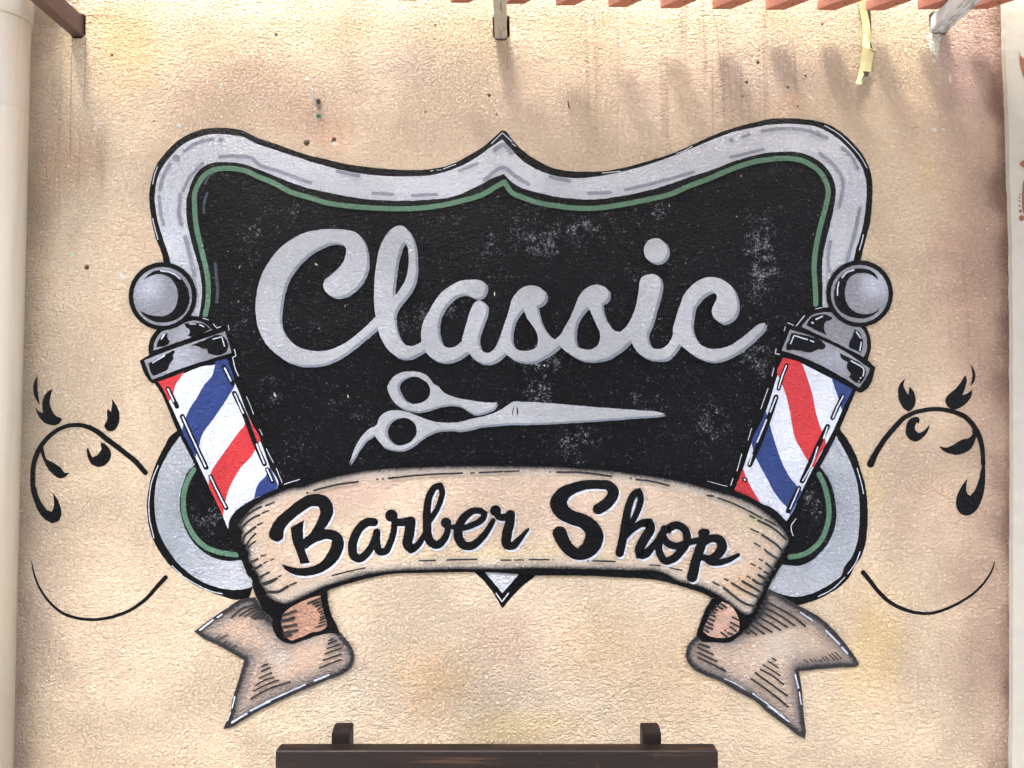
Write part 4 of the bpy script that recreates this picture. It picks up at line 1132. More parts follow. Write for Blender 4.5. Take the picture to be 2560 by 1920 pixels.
pole('pipe',
  T(0, 1, 1290, 1600, 1960, 1400, 2030, 1500, 2060, 1600) + T(1, 2, 60, 370, 160, 690, 220, 850, 150, 960) + [(570, 1330)] + T(0, 2, 1970, 1255, 1680, 690, 1530, 400, 1340, 0),
  T(0, 1, 1365, 1640, 1600, 1560, 1850, 1470, 1960, 1440, 2030, 1650) + T(0, 2, 2060, 60, 2130, 240, 2205, 400) + T(1, 2, 35, 490, 120, 715, 192, 880, 170, 930) + [(600, 1310)] + T(0, 2, 1970, 1250, 1925, 1140, 1800, 870, 1690, 640, 1570, 390, 1460, 150, 1380, 0),
  [(M_RED, T(0, 1, 1365, 1640, 1480, 1600, 1592, 1550, 1555, 1610) + T(0, 2, 1520, 0, 1490, 100, 1460, 150, 1380, 0)),
   (M_BLUE, T(0, 1, 1862, 1466, 1962, 1440, 2010, 1570) + T(0, 2, 2028, 5, 1990, 80, 1920, 190, 1830, 320, 1750, 430, 1720, 530, 1688, 632, 1620, 500, 1575, 400, 1600, 300, 1640, 210, 1700, 120, 1770, 0) + T(0, 1, 1830, 1590, 1850, 1530)),
   (M_RED, T(0, 2, 2135, 260, 2180, 350) + T(1, 2, 5, 410, 36, 490, 20, 520) + T(0, 2, 2205, 570, 2160, 640, 2100, 700, 2020, 820, 1970, 930, 1945, 1030, 1926, 1140, 1860, 1000, 1802, 865, 1815, 790, 1840, 730, 1900, 640, 1980, 530, 2060, 420, 2120, 340)),
   (M_BLUE, T(1, 2, 120, 716, 160, 800, 192, 880, 180, 900, 0, 982) + T(0, 2, 2195, 990, 2205, 940) + T(1, 2, 0, 905, 30, 850, 80, 800))],
  [(T(0, 2, 1450, 42, 1500, 150), 15), (T(0, 2, 1578, 285, 1680, 510, 1775, 712), 15), (T(0, 2, 1818, 800, 1880, 930, 1950, 1065), 15), (T(0, 2, 2030, 85, 2100, 250), 16), (T(1, 2, 5, 520, 70, 685), 16), (T(1, 2, 95, 735, 140, 835), 13), (T(0, 1, 1940, 1520, 1995, 1630), 17)],
  [(T(0, 2, 1450, 40, 1530, 195), 38), (T(0, 2, 1575, 280, 1680, 510, 1780, 720), 44), (T(0, 2, 1820, 800, 1880, 930, 1955, 1072), 38), (T(0, 2, 2025, 80, 2110, 260, 2200, 500) + T(1, 2, 72, 690), 42), (T(1, 2, 95, 735, 142, 842), 36), (T(0, 1, 1935, 1512, 2010, 1655), 38)],
  T(0, 1, 1405, 900)[0], 295 * SC,
  T(0, 1, 1240, 760, 1300, 700, 1390, 670, 1480, 690, 1560, 740, 1620, 830, 1637, 920, 1610, 1020, 1550, 1085, 1470, 1120, 1380, 1128, 1290, 1100, 1235, 1060, 1210, 1025, 1270, 1055, 1350, 1072, 1430, 1068, 1500, 1020, 1530, 950, 1537, 870, 1510, 790, 1460, 735, 1390, 710, 1310, 722),
  T(0, 1, 1285, 1405, 1285, 1320, 1310, 1250, 1350, 1195, 1500, 1100, 1650, 1072, 1720, 1078, 1790, 1108, 1850, 1160, 1890, 1215),
  T(0, 1, 1325, 1370, 1330, 1320, 1360, 1250, 1400, 1205, 1450, 1190, 1560, 1150, 1640, 1115, 1700, 1112, 1760, 1130, 1800, 1160, 1835, 1190, 1600, 1275),
  [T(0, 1, 1350, 1345, 1365, 1290, 1410, 1235, 1445, 1220, 1450, 1270, 1465, 1290, 1455, 1310), T(0, 1, 1590, 1140, 1690, 1128, 1760, 1140, 1820, 1185, 1640, 1250, 1620, 1240, 1640, 1220, 1635, 1190, 1610, 1170)],
  T(0, 1, 1205, 1460, 1300, 1400, 1560, 1310, 1880, 1200, 1955, 1185, 1985, 1260, 2012, 1395, 1990, 1428, 1700, 1520, 1400, 1640, 1310, 1652, 1265, 1600),
  T(0, 1, 1245, 1455, 1500, 1355, 1750, 1270, 1945, 1205, 1975, 1300, 2000, 1390, 1800, 1450, 1550, 1530, 1315, 1622, 1285, 1560),
  [T(0, 1, 1282, 1480, 1400, 1420, 1500, 1365, 1510, 1380, 1495, 1410, 1500, 1440, 1470, 1480, 1450, 1530, 1400, 1560, 1325, 1590, 1300, 1550), T(0, 1, 1640, 1330, 1750, 1285, 1910, 1240, 1930, 1250, 1970, 1350, 1960, 1375, 1830, 1405, 1800, 1390, 1790, 1360, 1740, 1350, 1700, 1330)],
  [(T(0, 1, 1390, 680, 1460, 690, 1510, 712, 1555, 750), 15), (T(0, 1, 1395, 1268, 1420, 1230), 15), (T(0, 1, 1640, 1140, 1690, 1140), 10), (T(0, 1, 1725, 1148, 1760, 1165), 12), (T(0, 1, 1320, 1475, 1420, 1415), 12), (T(0, 1, 1840, 1272, 1915, 1250, 1940, 1330), 12)])
pole('pillar',
  T(3, 1, 110, 1400, 280, 1440, 640, 1620) + T(3, 2, 760, 60, 620, 385, 470, 680, 310, 960, 200, 1170, 165, 1195) + [(1900, 1290)] + T(2, 2, 1890, 930, 1960, 720, 2050, 500, 2160, 230) + T(3, 1, 60, 1560),
  T(3, 1, 130, 1430, 250, 1465, 420, 1545, 600, 1640) + T(3, 2, 728, 48, 640, 230, 560, 410, 480, 560, 390, 730, 290, 930, 190, 1140, 160, 1182) + [(1920, 1285)] + T(2, 2, 1922, 915, 2000, 720, 2070, 510, 2195, 230) + T(3, 1, 82, 1580),
  [(M_RED, T(3, 1, 130, 1430, 210, 1450, 290, 1480, 315, 1540, 355, 1650) + T(3, 2, 390, 120, 415, 250, 455, 380, 475, 430, 500, 508, 440, 620, 396, 728, 345, 665, 280, 555, 230, 460, 210, 360, 185, 220, 150, 80, 120, 0) + T(3, 1, 100, 1610, 82, 1580)),
   (M_BLUE, T(3, 1, 548, 1605, 640, 1655) + T(3, 2, 732, 48, 640, 228, 605, 115, 575, 30)),
   (M_BLUE, T(2, 2, 2197, 233, 2130, 370, 2070, 510, 2085, 570, 2110, 640, 2150, 720, 2205, 820) + T(3, 2, 50, 930, 110, 1010, 170, 1080, 190, 1138, 240, 1040, 298, 932, 250, 880, 180, 790, 110, 650, 60, 500, 20, 370) + T(2, 2, 2212, 300)),
   (M_RED, T(2, 2, 1996, 728, 2020, 800, 2065, 890, 2155, 1040, 2030, 990, 1922, 915))],
  [(T(3, 1, 158, 1500, 110, 1630) + T(3, 2, 92, 38), 13), (T(3, 2, 70, 115, 20, 240), 14), (T(2, 2, 2200, 310, 2120, 500), 15), (T(2, 2, 2075, 610, 2050, 695), 14), (T(3, 2, 650, 105, 600, 200, 562, 290), 14), (T(3, 2, 515, 372, 480, 470), 14), (T(3, 2, 430, 545, 380, 690, 300, 835), 13), (T(3, 2, 268, 900, 190, 1080), 13), (T(2, 2, 2010, 825, 2014, 828), 20)],
  [(T(3, 1, 160, 1498, 110, 1630) + T(3, 2, 92, 40), 36), (T(3, 2, 70, 112, 10, 290) + T(2, 2, 2130, 530, 2055, 698), 44), (T(3, 2, 648, 108, 600, 200, 558, 292), 40), (T(3, 2, 515, 368, 440, 520, 296, 838), 44), (T(3, 2, 268, 898, 172, 1098), 40), (T(2, 2, 2010, 825, 2016, 828), 42)],
  T(3, 1, 792, 878)[0], 290 * SC,
  T(3, 1, 958, 760, 920, 700, 860, 668, 780, 660, 690, 680, 620, 740, 580, 820, 570, 900, 590, 990, 650, 1050, 740, 1085, 830, 1092, 900, 1070, 950, 1030, 965, 1000, 920, 1040, 850, 1055, 760, 1040, 700, 990, 668, 920, 668, 830, 690, 760, 740, 715, 810, 700, 890, 715),
  T(3, 1, 215, 1180, 300, 1090, 390, 1030, 450, 1005, 550, 1000, 700, 1080, 840, 1160, 880, 1240, 892, 1330, 860, 1460),
  T(3, 1, 290, 1165, 330, 1110, 390, 1060, 470, 1040, 560, 1045, 640, 1110, 720, 1145, 800, 1170, 840, 1220, 855, 1300, 850, 1380, 825, 1425, 600, 1310),
  [T(3, 1, 330, 1150, 370, 1090, 420, 1065, 490, 1058, 560, 1085, 540, 1105, 500, 1120, 485, 1160, 490, 1200, 510, 1240, 430, 1200), T(3, 1, 755, 1185, 790, 1215, 815, 1270, 818, 1330, 805, 1390, 700, 1330, 705, 1290, 730, 1250, 740, 1210)],
  T(3, 1, 108, 1395, 170, 1175, 205, 1160, 560, 1295, 865, 1455, 928, 1520, 915, 1580, 855, 1700, 810, 1735, 760, 1720, 640, 1650, 420, 1530, 250, 1450),
  T(3, 1, 190, 1188, 400, 1255, 650, 1370, 880, 1525, 870, 1560, 815, 1655, 790, 1692, 740, 1659, 600, 1575, 400, 1470, 250, 1410, 118, 1370, 150, 1290),
  [T(3, 1, 205, 1215, 330, 1240, 480, 1300, 498, 1330, 480, 1360, 430, 1360, 370, 1385, 280, 1370, 160, 1365, 155, 1345, 190, 1260), T(3, 1, 615, 1390, 700, 1430, 820, 1500, 848, 1550, 830, 1610, 800, 1655, 760, 1645, 700, 1600, 715, 1575, 690, 1540, 680, 1500, 690, 1470, 650, 1450)],
  [(T(3, 1, 640, 740, 680, 695, 740, 672), 16), (T(3, 1, 600, 890, 602, 830, 612, 780), 14), (T(3, 1, 900, 795, 908, 797), 26), (T(3, 1, 415, 1100, 470, 1075), 15), (T(3, 1, 382, 1130, 388, 1130), 20), (T(3, 1, 765, 1210, 800, 1260), 15), (T(3, 1, 805, 1300, 795, 1370), 14), (T(3, 1, 195, 1310, 225, 1240, 340, 1275), 13), (T(3, 1, 365, 1285, 395, 1295), 12), (T(3, 1, 720, 1460, 830, 1540, 820, 1590), 14), (T(3, 1, 800, 1605, 802, 1608), 16), (T(3, 1, 785, 1635, 787, 1638), 12)])

# ---- banner
BL = LAY * 11
tail_l = (K2(640, 310, 480, 410, 300, 530, 150, 640, 25, 730, 150, 820, 400, 940, 690, 1110, 640, 1280, 590, 1440, 530, 1640) + T(0, 3, 2000, 1130, 1930, 1325, 2000, 1305, 2120, 1235) +
    T(1, 3, 0, 1180, 200, 1080, 400, 990, 600, 905, 760, 840, 830, 780, 850, 710, 835, 630, 790, 560, 730, 490) + K2(1800, 560, 1500, 700, 1250, 800, 1130, 640, 1040, 580, 960, 480, 880, 370, 830, 280))
tail_r = (K4(1000, 230, 1050, 150, 1200, 230, 1380, 340, 1500, 400, 1700, 530, 1850, 680, 1980, 840, 2060, 950, 2110, 1035, 2080, 1060, 1900, 1075, 1600, 1100, 1400, 1125, 1420, 1250, 1440, 1400) +
    T(3, 3, 300, 1100, 315, 1250, 325, 1380, 318, 1410, 250, 1370, 150, 1290, 0, 1180) + T(2, 3, 2100, 1080, 1950, 1000, 1800, 910, 1650, 850, 1580, 810, 1520, 750, 1502, 680, 1520, 600, 1580, 530) + K4(300, 640, 450, 690, 600, 690, 720, 620, 780, 560, 870, 480, 950, 380))
f = Flat(BL + .0008)
f.poly(K2(775, 20, 800, 150, 860, 300, 950, 460, 1050, 560, 1060, 680, 1110, 790, 1200, 865, 1300, 895, 1450, 855, 1650, 785, 1800, 755, 1940, 770, 1900, 640, 1830, 500, 1795, 350, 1785, 195, 1950, 130, 2180, 68) +
    T(1, 3, 800, 65, 950, 25) + T(1, 2, 1150, 1645, 1500, 1632, 1900, 1625) + T(2, 2, 0, 1640, 100, 1650, 400, 1655) + T(2, 3, 710, 0, 900, 12, 1100, 20, 1300, 45, 1500, 100, 1650, 150, 1745, 200) +
    K4(390, 250, 300, 390, 240, 540, 190, 690, 260, 770, 400, 780, 600, 775, 700, 700, 780, 630, 850, 540, 920, 450, 980, 300, 1040, 150, 1110, 0) +
    K3(1600, 1620, 1700, 1420, 1780, 1290, 1800, 1150, 1860, 1000, 1890, 880, 1870, 760, 1850, 600, 1750, 480, 1600, 350, 1400, 260, 1200, 150, 940, 40) +
    T(2, 2, 1500, 820, 1200, 770, 900, 735, 600, 712, 300, 700, 0, 692) + T(1, 2, 1800, 690, 1500, 695, 1200, 710, 900, 735, 700, 770, 500, 815, 400, 850, 200, 920) +
    K1(1060, 10, 860, 100, 640, 200, 450, 310, 330, 410, 250, 520, 215, 640, 230, 800, 300, 1000, 430, 1230, 490, 1370, 560, 1520))
banner = f.build('banner', M_BLACK, sign)
band = (K1(380, 670, 430, 590, 500, 480, 600, 360, 720, 265, 860, 180, 1000, 120, 1150, 55, 1300, 0) + T(1, 2, 400, 890, 500, 855, 700, 800, 900, 760, 1100, 735, 1300, 725, 1600, 715, 1900, 710) +
    T(2, 2, 0, 712, 300, 716, 600, 732, 900, 758, 1200, 798, 1500, 852) + K3(500, 20, 700, 75, 900, 135, 1100, 205, 1300, 300, 1500, 440, 1650, 560, 1760, 680, 1850, 800, 1885, 900, 1850, 1000, 1780, 1090, 1740, 1190, 1680, 1260, 1620, 1380, 1560, 1480, 1500, 1600) +
    K4(1040, 0, 1000, 80, 985, 160, 950, 230, 912, 300, 875, 380, 862, 420, 830, 450, 770, 452, 690, 405, 600, 335, 520, 275, 400, 200, 270, 140, 130, 98, 0, 68) +
    T(2, 2, 1300, 1630, 1000, 1610, 700, 1600, 400, 1595, 100, 1595) + T(1, 2, 2212, 1600, 1800, 1600, 1500, 1605, 1200, 1618) + T(1, 3, 900, 0, 760, 40, 600, 90, 450, 160, 330, 215, 250, 240, 180, 225, 90, 170) +
    K2(980, 240, 940, 160, 900, 100, 880, 70) + K1(760, 1620, 740, 1530, 680, 1450, 640, 1390, 620, 1330, 570, 1270, 560, 1180, 560, 1110, 525, 1060, 508, 1000, 440, 930, 438, 820, 450, 740, 430, 715))
Flat(BL + .0014).poly(band, dense=8, tint=BAND_TINT).build('banner_face', M_BAND, banner)
for t in (tail_l, tail_r):
    Flat(BL).poly(t, dense=7, tint=TAIL_TINT, base=(216, 188, 160)).build('banner_tail', M_TAIL, banner)
Flat(BL + .0014).poly(K2(1690, 255, 1560, 290, 1400, 360, 1260, 440, 1200, 510, 1185, 560, 1180, 640, 1210, 730, 1250, 820, 1290, 845, 1400, 820, 1560, 750, 1750, 690, 1775, 660, 1760, 560, 1720, 420, 1700, 320)).build('banner_fold', M_FOLD, banner)
Flat(BL + .0014).poly(K4(490, 300, 440, 360, 370, 440, 320, 530, 280, 610, 275, 660, 330, 700, 420, 725, 520, 728, 620, 700, 690, 640, 700, 560, 680, 480, 640, 400, 580, 340)).build('banner_fold', M_FOLD2, banner)
fl = Flat(BL + .0020)
s1 = 320 / 2212; s2 = 420 / 2212; s4 = 470 / 2212
for pts, w in [((400, 650, 470, 540, 620, 410, 780, 325), 36), ((860, 305, 1010, 245), 22), ((440, 690, 540, 590, 650, 510, 750, 465), 36), ((800, 435, 910, 390), 20), ((720, 640, 800, 600), 22), ((460, 920, 500, 820, 580, 750, 680, 675), 38),
    ((520, 1000, 580, 900, 680, 790), 30), ((540, 1060, 600, 980, 680, 920), 28), ((780, 1175, 860, 1155), 18), ((610, 1270, 650, 1260, 715, 1225), 34), ((825, 1300, 890, 1270), 18), ((945, 1245, 1000, 1225), 15), ((650, 1400, 710, 1380, 780, 1330), 40),
    ((750, 1560, 830, 1500, 910, 1455), 34), ((1085, 1530, 1120, 1515), 22), ((800, 1659, 950, 1600, 1050, 1560), 34), ((1340, 1650, 1390, 1635), 22)]:
    fl.stroke(K1(*pts), [w * s1 * 1.45] + [w * s1 * 1.05] * (len(pts) // 2 - 1))
for pts, w in [((960, 110, 1040, 80, 1110, 35), 28), ((1000, 210, 1130, 210, 1260, 140), 32), ((1290, 120, 1370, 90), 18),
    ((520, 550, 640, 440, 870, 370), 20), ((620, 530, 740, 450, 880, 395), 18), ((690, 535, 800, 470, 910, 430), 18), ((775, 540, 850, 500, 930, 455), 18), ((800, 560, 960, 490), 18), ((830, 570, 980, 515), 18), ((910, 570, 1010, 530), 18), ((1000, 575, 1050, 565), 18),
    ((310, 820, 355, 790), 12), ((340, 850, 470, 770), 12), ((400, 890, 460, 855), 12), ((470, 915, 500, 885), 12), ((530, 940, 590, 920), 12),
    ((920, 1190, 995, 1160), 20), ((915, 1255, 1030, 1205), 20), ((885, 1345, 1050, 1275), 18), ((840, 1440, 960, 1370, 1080, 1330), 18), ((810, 1515, 980, 1430, 1135, 1370), 18), ((780, 1615, 1000, 1490, 1290, 1395), 20),
    ((1805, 850, 1860, 830), 20), ((1795, 895, 1900, 850), 20), ((1780, 955, 1940, 900), 20), ((1755, 1025, 1970, 950), 20), ((1730, 1110, 1960, 1030), 20), ((1680, 1210, 1960, 1100), 18),
    ((1530, 360, 1690, 295), 24), ((1590, 375, 1695, 335), 20), ((1630, 400, 1700, 370), 20), ((1660, 440, 1710, 410), 20), ((1680, 475, 1720, 460), 18), ((1700, 505, 1730, 490), 18), ((1690, 550, 1740, 530), 18), ((1680, 585, 1750, 555), 16), ((1670, 625, 1760, 595), 14), ((1630, 675, 1765, 635), 16),
    ((1195, 522, 1370, 460), 26), ((1185, 592, 1260, 580, 1340, 550), 38), ((1200, 675, 1370, 640), 30), ((1210, 752, 1380, 715), 32), ((1220, 800, 1300, 780), 28)]:
    fl.stroke(K2(*pts), w * s2 * 1.2)
for pts, w in [((990, 290, 1180, 390, 1350, 490, 1470, 590), 22), ((950, 350, 1150, 450, 1350, 585), 22), ((930, 410, 1100, 500, 1260, 600), 22), ((900, 465, 1050, 550, 1180, 635), 22), ((860, 520, 970, 590, 1080, 660), 22), ((830, 570, 990, 680), 22), ((800, 620, 900, 690), 20), ((760, 650, 810, 675), 28),
    ((230, 800, 345, 840), 22), ((210, 840, 390, 925), 20), ((210, 900, 430, 1005), 20), ((215, 960, 380, 1040, 535, 1120), 20),
    ((1090, 970, 1130, 995), 16), ((1040, 1005, 1155, 1080), 16), ((980, 1045, 1180, 1170), 16), ((945, 1100, 1080, 1170, 1215, 1275), 18), ((885, 1140, 1080, 1280, 1260, 1410), 20), ((840, 1210, 1050, 1360, 1270, 1540), 20),
    ((1460, 985, 1510, 1020), 11), ((1530, 980, 1560, 1010), 10), ((1580, 990, 1610, 1010), 9), ((1640, 985, 1670, 1010), 10), ((1675, 960, 1710, 1000), 11), ((1715, 950, 1750, 995), 11), ((1755, 925, 1820, 990), 11), ((1785, 910, 1860, 985), 11), ((1825, 895, 1900, 975), 11),
    ((470, 320, 545, 370), 20), ((430, 345, 500, 390), 22), ((400, 385, 440, 405), 22), ((360, 415, 410, 435), 22), ((350, 455, 415, 480), 22), ((330, 495, 400, 530), 22), ((320, 545, 385, 580), 22), ((290, 590, 380, 625), 22), ((275, 625, 335, 660), 20),
    ((620, 485, 690, 520), 20), ((595, 545, 690, 595), 20), ((590, 600, 660, 650), 20), ((565, 670, 620, 690), 22), ((485, 665, 550, 715), 20), ((530, 640, 534, 643), 18),
    ((390, 75, 460, 110), 18), ((525, 35, 560, 50), 18), ((610, 85, 770, 180, 930, 255), 24), ((735, 65, 850, 130, 950, 190), 26), ((860, 45, 930, 90, 1000, 100), 26), ((940, 0, 1040, 50), 26), ((515, 140, 640, 240, 780, 330, 890, 360), 25), ((695, 28, 697, 31), 14), ((790, 0, 820, 15), 14)]:
    fl.stroke(K4(*pts), w * s4 * 1.2)
for pts, w in [((475, 130, 570, 145), 28), ((660, 175, 850, 240, 1050, 330, 1250, 430, 1410, 520), 28), ((1205, 480, 1290, 520), 26), ((1475, 545, 1660, 640), 28), ((1350, 560, 1550, 660, 1720, 780, 1830, 890), 32), ((1225, 705, 1355, 765), 24), ((1420, 810, 1570, 910, 1700, 1010, 1780, 1110), 34), ((1290, 955, 1385, 1010), 24),
    ((1465, 1070, 1580, 1160, 1680, 1220), 30), ((1370, 1230, 1425, 1260), 24), ((1230, 1305, 1305, 1345), 22), ((1360, 1375, 1405, 1405), 22), ((1490, 1305, 1570, 1370, 1640, 1400), 36), ((1360, 1500, 1450, 1560, 1520, 1580), 38), ((1460, 1450, 1560, 1490), 32), ((1155, 1525, 1215, 1550), 22), ((770, 1570, 830, 1600), 22), ((575, 1630, 640, 1659), 22)]:
    fl.stroke(K3(*pts), w * s1 * 1.2)
for c_, pts, w in [(1, (443, 940, 445, 940), 16), (1, (500, 920, 700, 870, 880, 845), 15), (1, (1048, 823, 1052, 823), 13), (1, (1095, 820, 1099, 820), 13), (1, (1145, 815, 1450, 785, 1780, 770), 14), (1, (1857, 770, 1885, 768), 11), (1, (1930, 765, 2130, 757), 13), (1, (2150, 757, 2212, 757), 13),
    (2, (0, 755, 60, 752), 11), (2, (326, 760, 330, 760), 11), (2, (388, 762, 600, 765, 860, 798), 16), (2, (1023, 815, 1027, 815), 14), (2, (1075, 825, 1200, 840, 1355, 877), 15), (1, (660, 1655, 800, 1620, 940, 1590), 12), (1, (1410, 1527, 1550, 1525), 11), (1, (1650, 1520, 1910, 1515), 13), (1, (2120, 1522, 2200, 1522), 12),
    (2, (20, 1520, 100, 1522), 11), (2, (150, 1518, 320, 1518), 12), (2, (355, 1518, 359, 1518), 9), (2, (655, 1527, 659, 1527), 11), (2, (700, 1528, 890, 1535), 13), (2, (1190, 1562, 1280, 1570), 10), (2, (1365, 1590, 1470, 1610), 12)]:
    fl.stroke(T(c_, 2, *pts), w * SC * 1.2)
fl.each('hatch_line', M_INK, banner)
fl = Flat(BL + .0024)
for pts, w in [((105, 710, 275, 580), 30), ((335, 545, 395, 505), 22), ((545, 1659, 560, 1590), 20), ((980, 1655, 1200, 1560, 1490, 1430), 26), ((1615, 1380, 1800, 1300), 30)]:
    fl.stroke(K2(*pts), w * s2 * .8)
for pts, w in [((2030, 1050, 2005, 1140), 13), ((1990, 1180, 1965, 1250), 15), ((2005, 1265, 2130, 1190), 20), ((2165, 1165, 2212, 1140), 20)]:
    fl.stroke(T(0, 3, *pts), w * SC * .8)
fl.stroke(T(1, 3, 0, 1140, 120, 1080), 18 * SC)
for pts, w in [((1420, 430, 1560, 525), 20), ((1720, 645, 1875, 800), 26), ((1905, 840, 1970, 910), 26), ((525, 1210, 650, 1265, 765, 1335), 14), ((860, 1385, 1050, 1520, 1210, 1650), 16), ((1355, 1160, 1395, 1315), 22), ((1405, 1365, 1425, 1510), 16)]:
    fl.stroke(K4(*pts), w * s4 * .8)
fl.stroke(T(3, 3, 0, 1120, 90, 1190, 180, 1258), 10 * SC)
fl.each('white_glint', M_SPARK, banner)

# ---- the words "Barber Shop"
def t12(*a): return T(1, 2, *a)
def t22(*a): return T(2, 2, *a)
words = []
words.append([('p', t12(300, 1240, 415, 1175, 405, 1250, 410, 1340, 425, 1440, 465, 1545, 385, 1555, 350, 1450, 310, 1340), []),
    ('p', t12(110, 1300, 130, 1240, 180, 1160, 260, 1090, 360, 1010, 450, 960, 540, 950, 620, 980, 660, 1040, 668, 1100, 645, 1170, 590, 1250, 680, 1265, 740, 1310, 760, 1380, 740, 1460, 690, 1540, 600, 1610, 500, 1650, 400, 1659, 310, 1640, 250, 1600, 220, 1555, 300, 1580, 400, 1590, 490, 1575, 570, 1530, 620, 1460, 650, 1390, 655, 1350, 620, 1340, 550, 1355, 480, 1390, 430, 1430, 400, 1380, 412, 1340, 460, 1300, 500, 1240, 535, 1170, 555, 1100, 540, 1060, 480, 1055, 410, 1100, 330, 1160, 270, 1220, 240, 1270, 235, 1330, 190, 1365, 140, 1350), [])])
words.append([('s', t12(1020, 1195, 970, 1192, 900, 1240, 850, 1330, 832, 1420, 850, 1490, 890, 1508, 950, 1470, 1000, 1400, 1035, 1310), [72, 74, 74, 76, 78, 78, 72, 66, 60, 56]),
    ('s', t12(1042, 1280, 1042, 1370, 1070, 1448, 1110, 1448, 1160, 1370, 1190, 1270, 1198, 1190), [66, 68, 68, 64, 58, 56, 54])])
words.append([('d', 1170, 1138, 54, 1), ('s', t12(1180, 1140, 1205, 1188, 1260, 1195, 1325, 1186), [70, 66, 66, 78]), ('s', t12(1335, 1188, 1325, 1290, 1312, 1390, 1340, 1430, 1390, 1398, 1455, 1300), [90, 88, 88, 74, 58, 46])])
words.append([('s', t12(1475, 1200, 1478, 1080, 1502, 960, 1550, 890, 1592, 875, 1608, 930, 1595, 1005, 1560, 1090, 1500, 1180), [66, 66, 60, 56, 56, 52, 48, 46, 50]),
    ('s', t12(1476, 1120, 1478, 1220, 1482, 1300, 1512, 1368, 1560, 1392, 1610, 1360, 1650, 1290, 1660, 1230), [72, 74, 76, 76, 70, 62, 56, 54]), ('d', 1642, 1200, 46, 1), ('s', t12(1655, 1215, 1690, 1235, 1735, 1225), [50, 40, 36])])
words.append([('s', t12(1715, 1240, 1790, 1242, 1880, 1215, 1960, 1160, 1978, 1118, 1930, 1094), [50, 52, 54, 56, 52, 54]), ('s', t12(1945, 1096, 1880, 1096, 1800, 1150, 1750, 1250, 1755, 1340, 1800, 1395, 1860, 1398, 1940, 1340, 2010, 1250, 2050, 1180), [54, 58, 70, 78, 80, 76, 70, 60, 52, 44])])
words.append([('d', 2070, 1095, 48, 1), ('s', t12(2075, 1100, 2100, 1148, 2150, 1150) + t22(-20, 1140), [64, 62, 62, 72]), ('s', t22(-15, 1130, -20, 1200, -45, 1300, -40, 1390, 0, 1400, 60, 1345, 140, 1255), [84, 84, 86, 84, 70, 54, 22])])
words.append([('s', t22(745, 1080, 800, 1048, 855, 990, 878, 930, 835, 880, 750, 868, 640, 872, 520, 905, 435, 960, 402, 1030, 430, 1095, 510, 1150, 620, 1190, 690, 1250, 712, 1310, 690, 1390, 630, 1450, 560, 1470, 495, 1430, 450, 1370, 412, 1290), [96, 96, 96, 96, 84, 78, 80, 96, 126, 150, 140, 120, 124, 140, 160, 156, 130, 96, 104, 112, 126])])
words.append([('s', t22(930, 1460, 955, 1350, 980, 1200, 1010, 1050, 1050, 960, 1095, 925, 1112, 985, 1090, 1085, 1050, 1170, 1000, 1250), [74, 74, 72, 66, 62, 62, 56, 52, 50, 50]), ('s', t22(975, 1330, 1040, 1260, 1120, 1205, 1185, 1195, 1195, 1245, 1150, 1330, 1105, 1420, 1105, 1475, 1150, 1470, 1210, 1410, 1275, 1330), [40, 50, 66, 78, 84, 84, 84, 84, 74, 60, 46])])
words.append([('s', t22(1335, 1255, 1425, 1220, 1498, 1265, 1510, 1360, 1462, 1440, 1390, 1510, 1330, 1530, 1282, 1475, 1268, 1390, 1290, 1300, 1335, 1250), [70, 68, 68, 70, 70, 70, 66, 66, 62, 62, 66]), ('s', t22(1315, 1250, 1305, 1310, 1340, 1372, 1420, 1400, 1510, 1372, 1600, 1352), [64, 66, 66, 64, 58, 54])])
words.append([('s', t22(1655, 1285, 1632, 1400, 1592, 1520, 1556, 1668), [76, 82, 86, 92]), ('s', t22(1640, 1285, 1680, 1283), [66, 62]), ('s', t22(1650, 1375, 1720, 1335, 1790, 1345, 1815, 1400, 1780, 1470, 1710, 1510, 1650, 1500), [60, 66, 80, 90, 80, 64, 56]), ('s', t22(1660, 1495, 1720, 1540, 1800, 1540, 1890, 1512, 1955, 1478), [50, 60, 56, 46, 34])])
for wi, parts in enumerate(words):
    f1 = Flat(BL + .0034 + wi * .0002); f2 = Flat(BL + .0026 + wi * .00005)
    for it in parts:
        for ff, dx, dy in ((f1, 0, 0), (f2, 4.0, 5.0)):
            if it[0] == 'p':
                ff.poly([(x + dx, y + dy) for x, y in it[1]], it[2])
            elif it[0] == 's':
                ff.stroke([(x + dx, y + dy) for x, y in it[1]], [w * SC for w in it[2]], step=4)
            else:
                q = T(it[4], 2, it[1], it[2])[0]; ff.dot(q[0] + dx, q[1] + dy, it[3] * SC)
    o = f1.build('letter', M_BLACK, sign)
    f2.build('letter_shade', M_WHITE, o)

